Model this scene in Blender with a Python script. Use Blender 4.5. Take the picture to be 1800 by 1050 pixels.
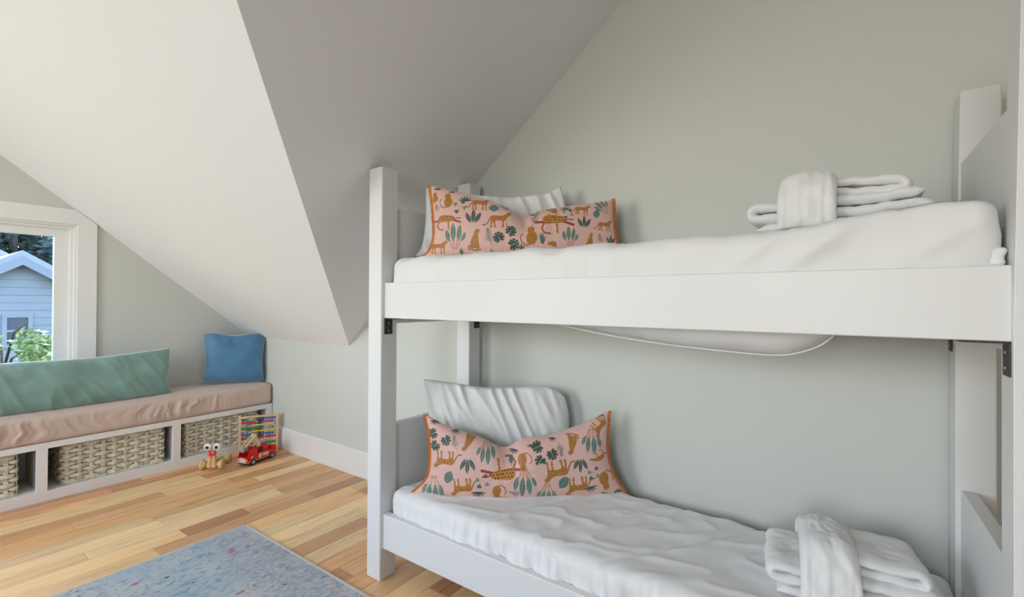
import bpy, bmesh, math, random
import numpy as np
from mathutils import Vector, Matrix, noise

# ------------------------------------------------------------------ reset
for o in list(bpy.data.objects):
    bpy.data.objects.remove(o, do_unlink=True)
SC = bpy.context.scene
COL = SC.collection
random.seed(7)

# ------------------------------------------------------------------ camera
# X runs towards the sage wall behind the bunk bed, Y towards the window wall.
FPX = 818.97
YAW, PIT, ROL = 0.6175, -0.0060, 0.0051
CAM = Vector((0, 0, 1.2))
_r = Vector((math.sin(YAW), -math.cos(YAW), 0))
_f = Vector((math.cos(YAW), math.sin(YAW), 0))
_u = Vector((0, 0, 1))
_F = _f * math.cos(PIT) - _u * math.sin(PIT)
_U = _u * math.cos(PIT) + _f * math.sin(PIT)
_X = _r * math.cos(ROL) + _U * math.sin(ROL)
_Y = -_r * math.sin(ROL) + _U * math.cos(ROL)
cd = bpy.data.cameras.new('camera')
cam = bpy.data.objects.new('camera', cd)
COL.objects.link(cam)
cd.sensor_width = 36
cd.lens = 36 * FPX / 1800
cd.clip_start = 0.05
cd.clip_end = 200
cam.matrix_world = Matrix(((_X.x, _Y.x, -_F.x, CAM.x), (_X.y, _Y.y, -_F.y, CAM.y),
                           (_X.z, _Y.z, -_F.z, CAM.z), (0, 0, 0, 1)))
SC.camera = cam


def ray(px, py):
    return _X * ((px - 900) / FPX) + _Y * ((525 - py) / FPX) + _F


def at(px, py, ax, val):
    """point where the pixel's ray meets the plane axis = val"""
    d = ray(px, py)
    return CAM + d * ((val - CAM[ax]) / d[ax])


def on_plane(px, py, P, n):
    d = ray(px, py)
    return CAM + d * ((P - CAM).dot(n) / d.dot(n))


# ------------------------------------------------------------------ light
SC.view_settings.view_transform = 'Standard'
SC.view_settings.look = 'None'
SC.view_settings.gamma = 1
SC.view_settings.exposure = 0.0
SC.view_settings.use_curve_mapping = False

W = bpy.data.worlds.new('World')
SC.world = W
W.use_nodes = True
wn = W.node_tree.nodes
bg = wn['Background']
sky = wn.new('ShaderNodeTexSky')
sky.sky_type = 'NISHITA'
sky.sun_disc = False
sky.sun_elevation = math.radians(62)
sky.sun_rotation = math.radians(28)
sky.air_density = 1.2
W.node_tree.links.new(sky.outputs[0], bg.inputs[0])
bg.inputs[1].default_value = 1.05

sd = bpy.data.lights.new('sun_offscreen', 'SUN')
sd.energy = 4.0
sd.angle = math.radians(0.6)
sd.color = (1, .95, .87)
sun = bpy.data.objects.new('sun_offscreen', sd)
COL.objects.link(sun)
sun.rotation_euler = Vector((-.24, -.45, -1.0)).to_track_quat('-Z', 'Y').to_euler()


def area(name, loc, direction, sx, sy, energy, color=(1, 1, 1)):
    l = bpy.data.lights.new(name, 'AREA')
    l.shape = 'RECTANGLE'
    l.size, l.size_y = sx, sy
    l.energy = energy
    l.color = color
    o = bpy.data.objects.new(name, l)
    o.location = loc
    o.rotation_euler = Vector(direction).to_track_quat('-Z', 'Z').to_euler()
    COL.objects.link(o)
    return o


# daylight entering through the two windows behind the camera
DAY = (1, .99, .97)
area('window_rear_offscreen', (-2.36, 0.15, 1.55), (1, 0, -.35), .95, 1.3, 44, DAY)
area('window_bench_side_offscreen', (-2.36, 2.85, 1.55), (1, 0, -.35), 1.6, 1.3, 50, DAY)


# ------------------------------------------------------------------ materials
def lin(r, g, b):
    f = lambda c: (c / 255 / 12.92) if c / 255 <= .04045 else ((c / 255 + .055) / 1.055) ** 2.4
    return (f(r), f(g), f(b), 1)


MATS = {}


def mat(name, color, rough=.5, metal=0, spec=.5, sheen=0, bump=None, vary=None, coat=0):
    """principled with optional noise bump (scale, strength) and colour variation (scale, amount)"""
    m = bpy.data.materials.new(name)
    m.use_nodes = True
    nt = m.node_tree
    b = nt.nodes['Principled BSDF']
    b.inputs['Base Color'].default_value = color
    b.inputs['Roughness'].default_value = rough
    b.inputs['Metallic'].default_value = metal
    b.inputs['Specular IOR Level'].default_value = spec
    b.inputs['Sheen Weight'].default_value = sheen
    b.inputs['Coat Weight'].default_value = coat
    if bump or vary:
        tc = nt.nodes.new('ShaderNodeTexCoord')
    if bump:
        n = nt.nodes.new('ShaderNodeTexNoise')
        n.inputs['Scale'].default_value = bump[0]
        n.inputs['Detail'].default_value = 4
        nt.links.new(tc.outputs['Object'], n.inputs['Vector'])
        bp = nt.nodes.new('ShaderNodeBump')
        bp.inputs['Strength'].default_value = bump[1]
        bp.inputs['Distance'].default_value = .004
        nt.links.new(n.outputs[0], bp.inputs['Height'])
        nt.links.new(bp.outputs[0], b.inputs['Normal'])
    if vary:
        n2 = nt.nodes.new('ShaderNodeTexNoise')
        n2.inputs['Scale'].default_value = vary[0]
        n2.inputs['Detail'].default_value = 5
        nt.links.new(tc.outputs['Object'], n2.inputs['Vector'])
        mr = nt.nodes.new('ShaderNodeMapRange')
        mr.inputs['From Min'].default_value = .3
        mr.inputs['From Max'].default_value = .7
        mr.inputs['To Min'].default_value = 1 - vary[1]
        mr.inputs['To Max'].default_value = 1 + vary[1]
        nt.links.new(n2.outputs[0], mr.inputs[0])
        mx = nt.nodes.new('ShaderNodeMix')
        mx.data_type = 'RGBA'
        mx.blend_type = 'MULTIPLY'
        mx.inputs[0].default_value = 1
        mx.inputs[6].default_value = color
        nt.links.new(mr.outputs[0], mx.inputs[7])
        nt.links.new(mx.outputs[2], b.inputs['Base Color'])
    MATS[name] = m
    return m


mat('wall_paint', (.60, .615, .57, 1), .75, bump=(180, .05))
mat('ceiling_paint', (.82, .825, .83, 1), .8, bump=(200, .04))
mat('white_trim', (.80, .80, .79, 1), .4, bump=(60, .02))
mat('bed_paint', (.72, .72, .72, 1), .42, bump=(30, .02))
mat('white_linen', (.76, .76, .76, 1), .85, sheen=.2, bump=(420, .05))
mat('white_terry', (.78, .78, .78, 1), .95, sheen=.4, bump=(700, .35))
mat('dark_metal', (.045, .045, .047, 1), .45, metal=.6, bump=(80, .03))
mat('bench_paint', (.78, .77, .75, 1), .45, bump=(60, .02))
mat('bench_fabric', lin(202, 180, 168), .8, sheen=.2, bump=(500, .08), vary=(3, .05))
mat('green_velvet', lin(116, 150, 141), .55, sheen=.7, bump=(300, .05), vary=(9, .18))
mat('blue_velvet', lin(66, 120, 160), .55, sheen=.7, bump=(300, .05), vary=(9, .16))
mat('orange_fringe', lin(206, 120, 34), .9, sheen=.3, vary=(120, .2))
mat('rattan', lin(220, 213, 194), .65, bump=(160, .25), vary=(55, .22))
mat('rattan_liner', lin(158, 146, 120), .9, vary=(40, .2))
mat('toy_wood', lin(224, 186, 138), .5, vary=(25, .08))
mat('toy_wood_pale', lin(226, 208, 170), .5, vary=(25, .06))
mat('red_plastic', lin(206, 28, 36), .3, bump=(40, .01))
mat('orange_plastic', lin(240, 122, 28), .35, bump=(40, .01))
mat('yellow_plastic', lin(245, 205, 40), .35, bump=(40, .01))
mat('grey_plastic', lin(150, 168, 160), .4, bump=(40, .01))
mat('pale_sticker', lin(220, 196, 196), .5, bump=(40, .01))
mat('black_rubber', (.02, .02, .02, 1), .6, bump=(90, .05))
mat('hub_grey', lin(150, 162, 172), .45, bump=(40, .01))
mat('coral_paint', lin(226, 96, 92), .45, vary=(30, .06))
mat('lime_paint', lin(150, 190, 40), .45, vary=(30, .06))
mat('eye_white', lin(240, 238, 232), .3, bump=(40, .01))
mat('bead_blue', lin(28, 96, 190), .3, bump=(40, .01))
mat('bead_red', lin(206, 36, 48), .3, bump=(40, .01))
mat('bead_natural', lin(236, 198, 170), .4, bump=(40, .01))
mat('bead_green', lin(34, 136, 60), .3, bump=(40, .01))
mat('bead_yellow', lin(240, 204, 20), .3, bump=(40, .01))
mat('wire', lin(170, 168, 160), .35, metal=.8, bump=(40, .01))
mat('string_red', lin(214, 60, 50), .8, bump=(400, .1))
mat('rug_binding', lin(196, 190, 184), .9, bump=(300, .3), vary=(60, .08))
mat('house_siding', (.30, .32, .36, 1), .7, vary=(1.5, .06))
mat('house_trim', (.28, .30, .34, 1), .6, vary=(2, .06))
mat('house_roof', (.36, .38, .42, 1), .8, vary=(3, .1))
mat('house_glass', (.05, .08, .12, 1), .1, vary=(2, .1))
mat('bark', (.09, .065, .045, 1), .9, bump=(30, .4), vary=(8, .2))
mat('leaf_dark', (.05, .09, .08, 1), .5, vary=(.8, .5))
mat('leaf_bright', (.34, .42, .17, 1), .5, vary=(2.5, .45))
mat('lawn', (.07, .12, .04, 1), .9, vary=(1, .3))


def plank_mat():
    m = bpy.data.materials.new('oak_plank')
    m.use_nodes = True
    nt = m.node_tree
    N, L = nt.nodes, nt.links
    b = N['Principled BSDF']
    oi = N.new('ShaderNodeObjectInfo')
    ge = N.new('ShaderNodeNewGeometry')
    add = N.new('ShaderNodeVectorMath'); add.operation = 'ADD'
    cmb = N.new('ShaderNodeCombineXYZ')
    mu = N.new('ShaderNodeMath'); mu.operation = 'MULTIPLY'; mu.inputs[1].default_value = 37
    L.new(oi.outputs['Random'], mu.inputs[0])
    L.new(mu.outputs[0], cmb.inputs['Z']); L.new(mu.outputs[0], cmb.inputs['X'])
    L.new(ge.outputs['Position'], add.inputs[0]); L.new(cmb.outputs[0], add.inputs[1])
    mp = N.new('ShaderNodeMapping')
    mp.inputs['Scale'].default_value = (2.2, 30, 1)
    L.new(add.outputs[0], mp.inputs[0])
    n1 = N.new('ShaderNodeTexNoise'); n1.inputs['Scale'].default_value = 1.6
    n1.inputs['Detail'].default_value = 6; n1.inputs['Distortion'].default_value = .6
    L.new(mp.outputs[0], n1.inputs['Vector'])
    cr = N.new('ShaderNodeValToRGB')
    e = cr.color_ramp.elements
    e[0].position = .27; e[0].color = (.50, .40, .33, 1)
    e[1].position = .52; e[1].color = (1, 1, 1, 1)
    x = e.new(.40); x.color = (.86, .80, .74, 1)
    x = e.new(.75); x.color = (1.08, 1.06, 1.0, 1)
    L.new(n1.outputs[0], cr.inputs[0])
    mx = N.new('ShaderNodeMix'); mx.data_type = 'RGBA'; mx.blend_type = 'MULTIPLY'
    mx.inputs[0].default_value = .68
    L.new(oi.outputs['Color'], mx.inputs[6]); L.new(cr.outputs[0], mx.inputs[7])
    # knots and dark mineral streaks
    mp2 = N.new('ShaderNodeMapping'); mp2.inputs['Scale'].default_value = (1.3, 9, 1)
    L.new(add.outputs[0], mp2.inputs[0])
    n2 = N.new('ShaderNodeTexNoise'); n2.inputs['Scale'].default_value = 1.4; n2.inputs['Detail'].default_value = 3
    L.new(mp2.outputs[0], n2.inputs['Vector'])
    cr2 = N.new('ShaderNodeValToRGB')
    cr2.color_ramp.elements[0].position = .66; cr2.color_ramp.elements[0].color = (1, 1, 1, 1)
    cr2.color_ramp.elements[1].position = .78; cr2.color_ramp.elements[1].color = (.55, .42, .33, 1)
    L.new(n2.outputs[0], cr2.inputs[0])
    mx2 = N.new('ShaderNodeMix'); mx2.data_type = 'RGBA'; mx2.blend_type = 'MULTIPLY'; mx2.inputs[0].default_value = .8
    L.new(mx.outputs[2], mx2.inputs[6]); L.new(cr2.outputs[0], mx2.inputs[7])
    L.new(mx2.outputs[2], b.inputs['Base Color'])
    b.inputs['Roughness'].default_value = .38
    b.inputs['Specular IOR Level'].default_value = .5
    bp = N.new('ShaderNodeBump'); bp.inputs['Strength'].default_value = .06; bp.inputs['Distance'].default_value = .002
    L.new(n1.outputs[0], bp.inputs['Height']); L.new(bp.outputs[0], b.inputs['Normal'])
    MATS['oak_plank'] = m


plank_mat()


def rug_mat():
    m = bpy.data.materials.new('faded_rug')
    m.use_nodes = True
    nt = m.node_tree
    N, L = nt.nodes, nt.links
    b = N['Principled BSDF']
    b.inputs['Roughness'].default_value = .95
    ge = N.new('ShaderNodeNewGeometry')

    def noise_ramp(scale, lo, hi, seed, stretch=(1, 1, 1), detail=5, dist=0.):
        mp = N.new('ShaderNodeMapping')
        mp.inputs['Location'].default_value = (seed, seed * .7, 0)
        mp.inputs['Scale'].default_value = stretch
        L.new(ge.outputs['Position'], mp.inputs[0])
        n = N.new('ShaderNodeTexNoise')
        n.inputs['Scale'].default_value = scale
        n.inputs['Detail'].default_value = detail
        n.inputs['Distortion'].default_value = dist
        L.new(mp.outputs[0], n.inputs['Vector'])
        mr = N.new('ShaderNodeMapRange')
        mr.inputs['From Min'].default_value = lo
        mr.inputs['From Max'].default_value = hi
        mr.clamp = True
        L.new(n.outputs[0], mr.inputs[0])
        return mr.outputs[0]

    def mixc(prev, fac, col):
        mx = N.new('ShaderNodeMix'); mx.data_type = 'RGBA'
        L.new(fac, mx.inputs[0])
        if isinstance(prev, tuple):
            mx.inputs[6].default_value = prev
        else:
            L.new(prev, mx.inputs[6])
        mx.inputs[7].default_value = col
        return mx.outputs[2]

    c = mixc(lin(170, 186, 198), noise_ramp(4, .42, .62, 3.1), lin(188, 194, 196))
    c = mixc(c, noise_ramp(26, .52, .66, 8.2, (1, 1.6, 1), 6, .5), lin(136, 164, 174))
    c = mixc(c, noise_ramp(60, .58, .70, 1.7, (1, 2, 1), 4), lin(124, 140, 154))
    c = mixc(c, noise_ramp(16, .66, .72, 5.3, (1, 1.8, 1), 6, .3), lin(40, 84, 98))
    c = mixc(c, noise_ramp(13, .635, .70, 12.9, (1, 1.5, 1), 7, .3), lin(186, 96, 96))
    # warmer, busier border along the edges of the rug
    sx = N.new('ShaderNodeSeparateXYZ'); L.new(ge.outputs['Position'], sx.inputs[0])
    m1 = N.new('ShaderNodeMapRange'); m1.inputs['From Min'].default_value = .93; m1.inputs['From Max'].default_value = 1.02
    L.new(sx.outputs['X'], m1.inputs[0])
    bn = noise_ramp(34, .46, .62, 21.4, (1, 1.4, 1), 6, .8)
    mm = N.new('ShaderNodeMath'); mm.operation = 'MULTIPLY'
    L.new(m1.outputs[0], mm.inputs[0]); L.new(bn, mm.inputs[1])
    m5 = N.new('ShaderNodeMath'); m5.operation = 'MULTIPLY'; m5.inputs[1].default_value = .6
    L.new(mm.outputs[0], m5.inputs[0])
    c = mixc(c, m5.outputs[0], lin(172, 142, 146))
    L.new(c, b.inputs['Base Color'])
    wv = N.new('ShaderNodeTexWave'); wv.inputs['Scale'].default_value = 90
    wv.bands_direction = 'DIAGONAL'
    L.new(ge.outputs['Position'], wv.inputs['Vector'])
    bp = N.new('ShaderNodeBump'); bp.inputs['Strength'].default_value = .5; bp.inputs['Distance'].default_value = .003
    L.new(wv.outputs[0], bp.inputs['Height']); L.new(bp.outputs[0], b.inputs['Normal'])
    MATS['faded_rug'] = m


rug_mat()


def print_mat():
    m = bpy.data.materials.new('jungle_print')
    m.use_nodes = True
    nt = m.node_tree
    b = nt.nodes['Principled BSDF']
    a = nt.nodes.new('ShaderNodeAttribute'); a.attribute_name = 'print'
    nt.links.new(a.outputs['Color'], b.inputs['Base Color'])
    b.inputs['Roughness'].default_value = .5
    b.inputs['Sheen Weight'].default_value = .25
    tc = nt.nodes.new('ShaderNodeTexCoord')
    n = nt.nodes.new('ShaderNodeTexNoise'); n.inputs['Scale'].default_value = 500
    nt.links.new(tc.outputs['Object'], n.inputs['Vector'])
    bp = nt.nodes.new('ShaderNodeBump'); bp.inputs['Strength'].default_value = .04; bp.inputs['Distance'].default_value = .003
    nt.links.new(n.outputs[0], bp.inputs['Height']); nt.links.new(bp.outputs[0], b.inputs['Normal'])
    MATS['jungle_print'] = m


print_mat()


def glass_mat():
    m = bpy.data.materials.new('window_glass')
    m.use_nodes = True
    nt = m.node_tree
    N, L = nt.nodes, nt.links
    N.remove(N['Principled BSDF'])
    t = N.new('ShaderNodeBsdfTransparent'); t.inputs[0].default_value = (.93, .96, 1, 1)
    g = N.new('ShaderNodeBsdfGlossy'); g.inputs['Roughness'].default_value = .02
    fr = N.new('ShaderNodeFresnel'); fr.inputs[0].default_value = 1.25
    mx = N.new('ShaderNodeMixShader')
    L.new(fr.outputs[0], mx.inputs[0]); L.new(t.outputs[0], mx.inputs[1]); L.new(g.outputs[0], mx.inputs[2])
    L.new(mx.outputs[0], N['Material Output'].inputs[0])
    MATS['window_glass'] = m


glass_mat()


# ------------------------------------------------------------------ builders
def link(name, me, material, parent=None, smooth=False):
    o = bpy.data.objects.new(name, me)
    COL.objects.link(o)
    if material and not me.materials:
        me.materials.append(MATS[material])
    if smooth:
        me.polygons.foreach_set('use_smooth', [True] * len(me.polygons))
    if parent is not None:
        o.parent = parent
        if parent.type == 'EMPTY':
            o.matrix_parent_inverse = parent.matrix_basis.inverted()
    return o


def from_bm(name, bm, material, parent=None, smooth=False):
    bmesh.ops.recalc_face_normals(bm, faces=bm.faces)
    me = bpy.data.meshes.new(name)
    bm.to_mesh(me)
    bm.free()
    return link(name, me, material, parent, smooth)


def from_py(name, vs, fs, material, parent=None, smooth=False):
    me = bpy.data.meshes.new(name)
    me.from_pydata([tuple(v) for v in vs], [], fs)
    me.update()
    return link(name, me, material, parent, smooth)


def thing(name, label, cat, loc, group=None):
    o = bpy.data.objects.new(name, None)
    o.empty_display_size = .1
    COL.objects.link(o)
    o.location = loc
    return tag(o, label, cat, group)


def tag(o, label, cat, group=None):
    o['label'] = label
    o['category'] = cat
    if group:
        o['group'] = group
    return o


def struct(o):
    o['kind'] = 'structure'
    return o


def bm_box(bm, a, b, bev=0, seg=2, rot=None, org=None):
    """axis-aligned box from corner a to corner b"""
    a, b = Vector(a), Vector(b)
    c = (a + b) / 2
    r = bmesh.ops.create_cube(bm, size=1)
    vs = r['verts']
    d = b - a
    for v in vs:
        v.co = Vector((v.co.x * d.x, v.co.y * d.y, v.co.z * d.z)) + c
    if bev:
        es = list({e for v in vs for e in v.link_edges})
        rr = bmesh.ops.bevel(bm, geom=es, offset=bev, segments=seg, affect='EDGES', profile=.5)
        vs = [v for v in rr['verts']] if rr['verts'] else vs
    return vs


def box(name, a, b, material, parent=None, bev=.003):
    bm = bmesh.new()
    bm_box(bm, a, b, bev)
    return from_bm(name, bm, material, parent)


def prism(name, pts, ax, lo, hi, material, parent=None):
    """polygon given in the two axes other than ax, extruded from lo to hi"""
    bm = bmesh.new()

    def P(p, w):
        q = list(p); q.insert(ax, w)
        return q
    A = [bm.verts.new(P(p, lo)) for p in pts]
    B = [bm.verts.new(P(p, hi)) for p in pts]
    bm.faces.new(A)
    bm.faces.new(B[::-1])
    for i in range(len(pts)):
        j = (i + 1) % len(pts)
        bm.faces.new((A[i], B[i], B[j], A[j]))
    return from_bm(name, bm, material, parent)


def tube_data(path, rad, seg=6, closed=False):
    """verts/faces of a tube along a list of points; rad number or list"""
    path = [Vector(p) for p in path]
    n = len(path)
    vs, fs = [], []
    prev = None
    for i, p in enumerate(path):
        if closed:
            t = path[(i + 1) % n] - path[i - 1]
        else:
            t = path[min(i + 1, n - 1)] - path[max(i - 1, 0)]
        t.normalize()
        ref = prev if prev is not None else (Vector((0, 0, 1)) if abs(t.z) < .9 else Vector((1, 0, 0)))
        a = ref - t * ref.dot(t)
        a.normalize()
        prev = a
        b = t.cross(a)
        r = rad[i] if isinstance(rad, (list, tuple)) else rad
        for k in range(seg):
            th = 2 * math.pi * k / seg
            vs.append(p + (a * math.cos(th) + b * math.sin(th)) * r)
    m = n if closed else n - 1
    for i in range(m):
        for k in range(seg):
            k2 = (k + 1) % seg
            i2 = (i + 1) % n
            fs.append((i * seg + k, i * seg + k2, i2 * seg + k2, i2 * seg + k))
    if not closed:
        fs.append(tuple(range(seg))[::-1])
        fs.append(tuple((n - 1) * seg + k for k in range(seg)))
    return vs, fs


def tube(name, path, rad, material, parent=None, seg=8, closed=False):
    vs, fs = tube_data(path, rad, seg, closed)
    return from_py(name, vs, fs, material, parent, True)


def merge(parts):
    V, Fc = [], []
    for vs, fs in parts:
        o = len(V)
        V += list(vs)
        Fc += [tuple(i + o for i in f) for f in fs]
    return V, Fc


def lathe(name, prof, org, axis, material, parent=None, seg=20):
    """profile [(along, radius)] turned about axis through org"""
    axis = Vector(axis).normalized()
    ref = Vector((0, 0, 1)) if abs(axis.z) < .9 else Vector((1, 0, 0))
    a = (ref - axis * ref.dot(axis)).normalized()
    b = axis.cross(a)
    org = Vector(org)
    vs, fs = [], []
    for (h, r) in prof:
        for k in range(seg):
            th = 2 * math.pi * k / seg
            vs.append(org + axis * h + (a * math.cos(th) + b * math.sin(th)) * r)
    for i in range(len(prof) - 1):
        for k in range(seg):
            k2 = (k + 1) % seg
            fs.append((i * seg + k, i * seg + k2, (i + 1) * seg + k2, (i + 1) * seg + k))
    fs.append(tuple(range(seg))[::-1])
    fs.append(tuple((len(prof) - 1) * seg + k for k in range(seg)))
    return from_py(name, vs, fs, material, parent, True)


def nz(x, y=0., z=0.):
    return noise.noise(Vector((x, y, z)))


def softbox(name, a, b, r, n, material, parent=None, disp=None):
    """rounded box between corners, r = rounding radius, n = divisions per axis; disp(co, normal) -> offset vector"""
    a, b = Vector(a), Vector(b)
    bm = bmesh.new()
    vmap = {}
    nx, ny, nzz = n

    def V(i, j, k):
        key = (i, j, k)
        if key not in vmap:
            p = Vector((a.x + (b.x - a.x) * i / nx, a.y + (b.y - a.y) * j / ny, a.z + (b.z - a.z) * k / nzz))
            q = Vector([min(max(p[t], a[t] + r), b[t] - r) for t in range(3)])
            d = p - q
            if d.length > 1e-9:
                # cube-to-sphere style spread keeps the corners even
                d = Vector([d[t] / r for t in range(3)])
                x2, y2, z2 = d.x ** 2, d.y ** 2, d.z ** 2
                s = Vector((d.x * math.sqrt(max(0, 1 - y2 / 2 - z2 / 2 + y2 * z2 / 3)),
                            d.y * math.sqrt(max(0, 1 - z2 / 2 - x2 / 2 + z2 * x2 / 3)),
                            d.z * math.sqrt(max(0, 1 - x2 / 2 - y2 / 2 + x2 * y2 / 3))))
                nn = s.normalized()
                p = q + s * r
            else:
                nn = Vector((0, 0, 1))
            if disp:
                p = p + disp(p, nn)
            vmap[key] = bm.verts.new(p)
        return vmap[key]

    for (A, B, fx) in (((ny), (nzz), 'x'), ((nx), (nzz), 'y'), ((nx), (ny), 'z')):
        for i in range(A):
            for j in range(B):
                for side in (0, 1):
                    if fx == 'x':
                        s = nx * side
                        f = [V(s, i, j), V(s, i + 1, j), V(s, i + 1, j + 1), V(s, i, j + 1)]
                    elif fx == 'y':
                        s = ny * side
                        f = [V(i, s, j), V(i + 1, s, j), V(i + 1, s, j + 1), V(i, s, j + 1)]
                    else:
                        s = nzz * side
                        f = [V(i, j, s), V(i + 1, j, s), V(i + 1, j + 1, s), V(i, j + 1, s)]
                    bm.faces.new(f)
    return from_bm(name, bm, material, parent, True)


def pline(pts):
    """arc-length parametrised smooth curve through 2D points -> function [0,1] -> np.array"""
    P = np.array(pts, float)
    # Catmull-Rom densify
    if len(P) > 2:
        out = []
        for i in range(len(P) - 1):
            p0, p1, p2, p3 = P[max(i - 1, 0)], P[i], P[i + 1], P[min(i + 2, len(P) - 1)]
            for t in np.linspace(0, 1, 8, endpoint=False):
                out.append(.5 * ((2 * p1) + (-p0 + p2) * t + (2 * p0 - 5 * p1 + 4 * p2 - p3) * t * t
                                 + (-p0 + 3 * p1 - 3 * p2 + p3) * t ** 3))
        out.append(P[-1])
        P = np.array(out)
    d = np.r_[0, np.cumsum(np.linalg.norm(np.diff(P, axis=0), axis=1))]
    d /= d[-1]
    return lambda t: np.stack([np.interp(t, d, P[:, 0]), np.interp(t, d, P[:, 1])], -1)


def cushion(name, org, ex, ey, bot, top, lef, rig, T, nu, nv, material, parent=None, wrinkle=None,
            colour=None, pu=.5, Tback=None, thick=None):
    """pillow: four edge curves in the (ex, ey) plane, Coons patch, bulging T to the front and Tback to the back"""
    ex, ey = Vector(ex).normalized(), Vector(ey).normalized()
    n = ex.cross(ey).normalized()          # front (towards the camera for right-handed ex, ey)
    s = np.linspace(0, 1, nu + 1)
    t = np.linspace(0, 1, nv + 1)
    cb, ct, cl, cr = pline(bot)(s), pline(top)(s), pline(lef)(t), pline(rig)(t)
    S, TT = np.meshgrid(s, t, indexing='ij')
    G = ((1 - TT)[..., None] * cb[:, None] + TT[..., None] * ct[:, None]
         + (1 - S)[..., None] * cl[None] + S[..., None] * cr[None]
         - ((1 - S) * (1 - TT))[..., None] * cb[0] - (S * (1 - TT))[..., None] * cb[-1]
         - ((1 - S) * TT)[..., None] * ct[0] - (S * TT)[..., None] * ct[-1])
    bulge = (np.clip(4 * S * (1 - S), 0, 1) ** pu) * (np.clip(4 * TT * (1 - TT), 0, 1) ** pu)
    if thick is not None:
        bulge = bulge * thick(S, TT)
    Tb = T if Tback is None else Tback
    vs = []
    idf = np.zeros((nu + 1, nv + 1), int)
    idb = np.zeros((nu + 1, nv + 1), int)
    ST = []
    for i in range(nu + 1):
        for j in range(nv + 1):
            c = Vector(org) + ex * G[i, j, 0] + ey * G[i, j, 1]
            w = bulge[i, j] * T
            if wrinkle:
                w += wrinkle(S[i, j], TT[i, j], G[i, j]) * min(1, bulge[i, j] * 3)
            idf[i, j] = len(vs)
            vs.append(c + n * w)
            ST.append((G[i, j, 0], G[i, j, 1]))
    step = max(1, nu // 60)
    fs = []
    for i in range(nu):
        for j in range(nv):
            fs.append((idf[i, j], idf[i + 1, j], idf[i + 1, j + 1], idf[i, j + 1]))
    # back at the same resolution on the border, shared vertices
    for i in range(nu + 1):
        for j in range(nv + 1):
            if i in (0, nu) or j in (0, nv):
                idb[i, j] = idf[i, j]
            else:
                idb[i, j] = -1
    bi = sorted(set(list(range(0, nu, step)) + [nu]))
    bj = sorted(set(list(range(0, nv, step)) + [nv]))
    for i in bi:
        for j in bj:
            if idb[i, j] < 0:
                c = Vector(org) + ex * G[i, j, 0] + ey * G[i, j, 1]
                idb[i, j] = len(vs)
                vs.append(c - n * bulge[i, j] * Tb)
                ST.append((G[i, j, 0], G[i, j, 1]))
    for a in range(len(bi) - 1):
        for b_ in range(len(bj) - 1):
            i0, i1, j0, j1 = bi[a], bi[a + 1], bj[b_], bj[b_ + 1]
            ring = [idb[i0, j0]]
            ring += [idf[i0, j] for j in range(j0 + 1, j1)] if i0 == 0 else []
            ring += [idb[i0, j1]]
            ring += [idf[i, j1] for i in range(i0 + 1, i1)] if j1 == nv else []
            ring += [idb[i1, j1]]
            ring += [idf[i1, j] for j in range(j1 - 1, j0, -1)] if i1 == nu else []
            ring += [idb[i1, j0]]
            ring += [idf[i, j0] for i in range(i1 - 1, i0, -1)] if j0 == 0 else []
            fs.append(tuple(int(x) for x in ring))
    me = bpy.data.meshes.new(name)
    me.from_pydata([tuple(v) for v in vs], [], [tuple(int(x) for x in f) for f in fs])
    me.update()
    if colour is not None:
        cols = colour(np.array(ST))
        at_ = me.color_attributes.new('print', 'FLOAT_COLOR', 'POINT')
        at_.data.foreach_set('color', cols.astype(np.float32).ravel())
    o = link(name, me, material, parent, True)
    return o, G


# ------------------------------------------------------------------ room shell
UW, VW = 2.005, 4.24           # sage wall behind the bed, window wall
UB, VB = -2.3, -2.3            # walls behind the camera
HC = 2.95                      # flat ceiling
HK = .881                      # knee height
K1 = .808                      # slope over the window seat, rising away from the sage wall
KV = 2.824                     # where the two slopes and the sage wall meet
K2, K2U = .842, -.072          # slope over the bunk, rising away from the window wall


def s1(u):
    return HK + K1 * (UW - u)


def s2(u, v):
    return HK + K2 * (KV - v) + K2U * (UW - u)


# valley: K1*du = K2*dv + K2U*du
RV = (K1 - K2U) / K2
UT = UW - (HC - HK) / K1                       # slope 1 reaches the flat ceiling
du = UW - UT
VT = KV - RV * du                              # valley top
v2 = lambda u: KV - (HC - HK - K2U * (UW - u)) / K2

TH = .08
floor = struct(box('floor', (UB, VB, -.12), (UW + .15, VW + .15, -.014), 'rattan_liner', None, 0))

# sage wall behind the bed
struct(prism('wall_right', [(VB, -.12), (VW + .12, -.12), (VW + .12, HK), (KV, HK), (v2(UW), HC), (VB, HC)], 0, UW, UW + .12, 'wall_paint'))

# window wall, with a real opening
WO = (-.52, .867, .56, 1.702)      # opening u0,u1,h0,h1


def window_wall():
    bm = bmesh.new()
    y0, y1 = VW, VW + .14
    u0, u1, h0, h1 = WO
    # pieces around the opening, cut by the roof slope
    polys = [
        [(UB, -.12), (u0, -.12), (u0, s1(u0)), (UT, HC), (UB, HC)],
        [(u0, -.12), (u1, -.12), (u1, h0), (u0, h0)],
        [(u0, h1), (u1, h1), (u1, s1(u1)), (u0, s1(u0))],
        [(u1, -.12), (UW, -.12), (UW, HK), (u1, s1(u1))],
    ]
    for pts in polys:
        A = [bm.verts.new((p[0], y0, p[1])) for p in pts]
        B = [bm.verts.new((p[0], y1, p[1])) for p in pts]
        bm.faces.new(A); bm.faces.new(B[::-1])
        for i in range(len(pts)):
            j = (i + 1) % len(pts)
            bm.faces.new((A[i], B[i], B[j], A[j]))
    return struct(from_bm('wall_back', bm, 'wall_paint'))


window_wall()


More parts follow.
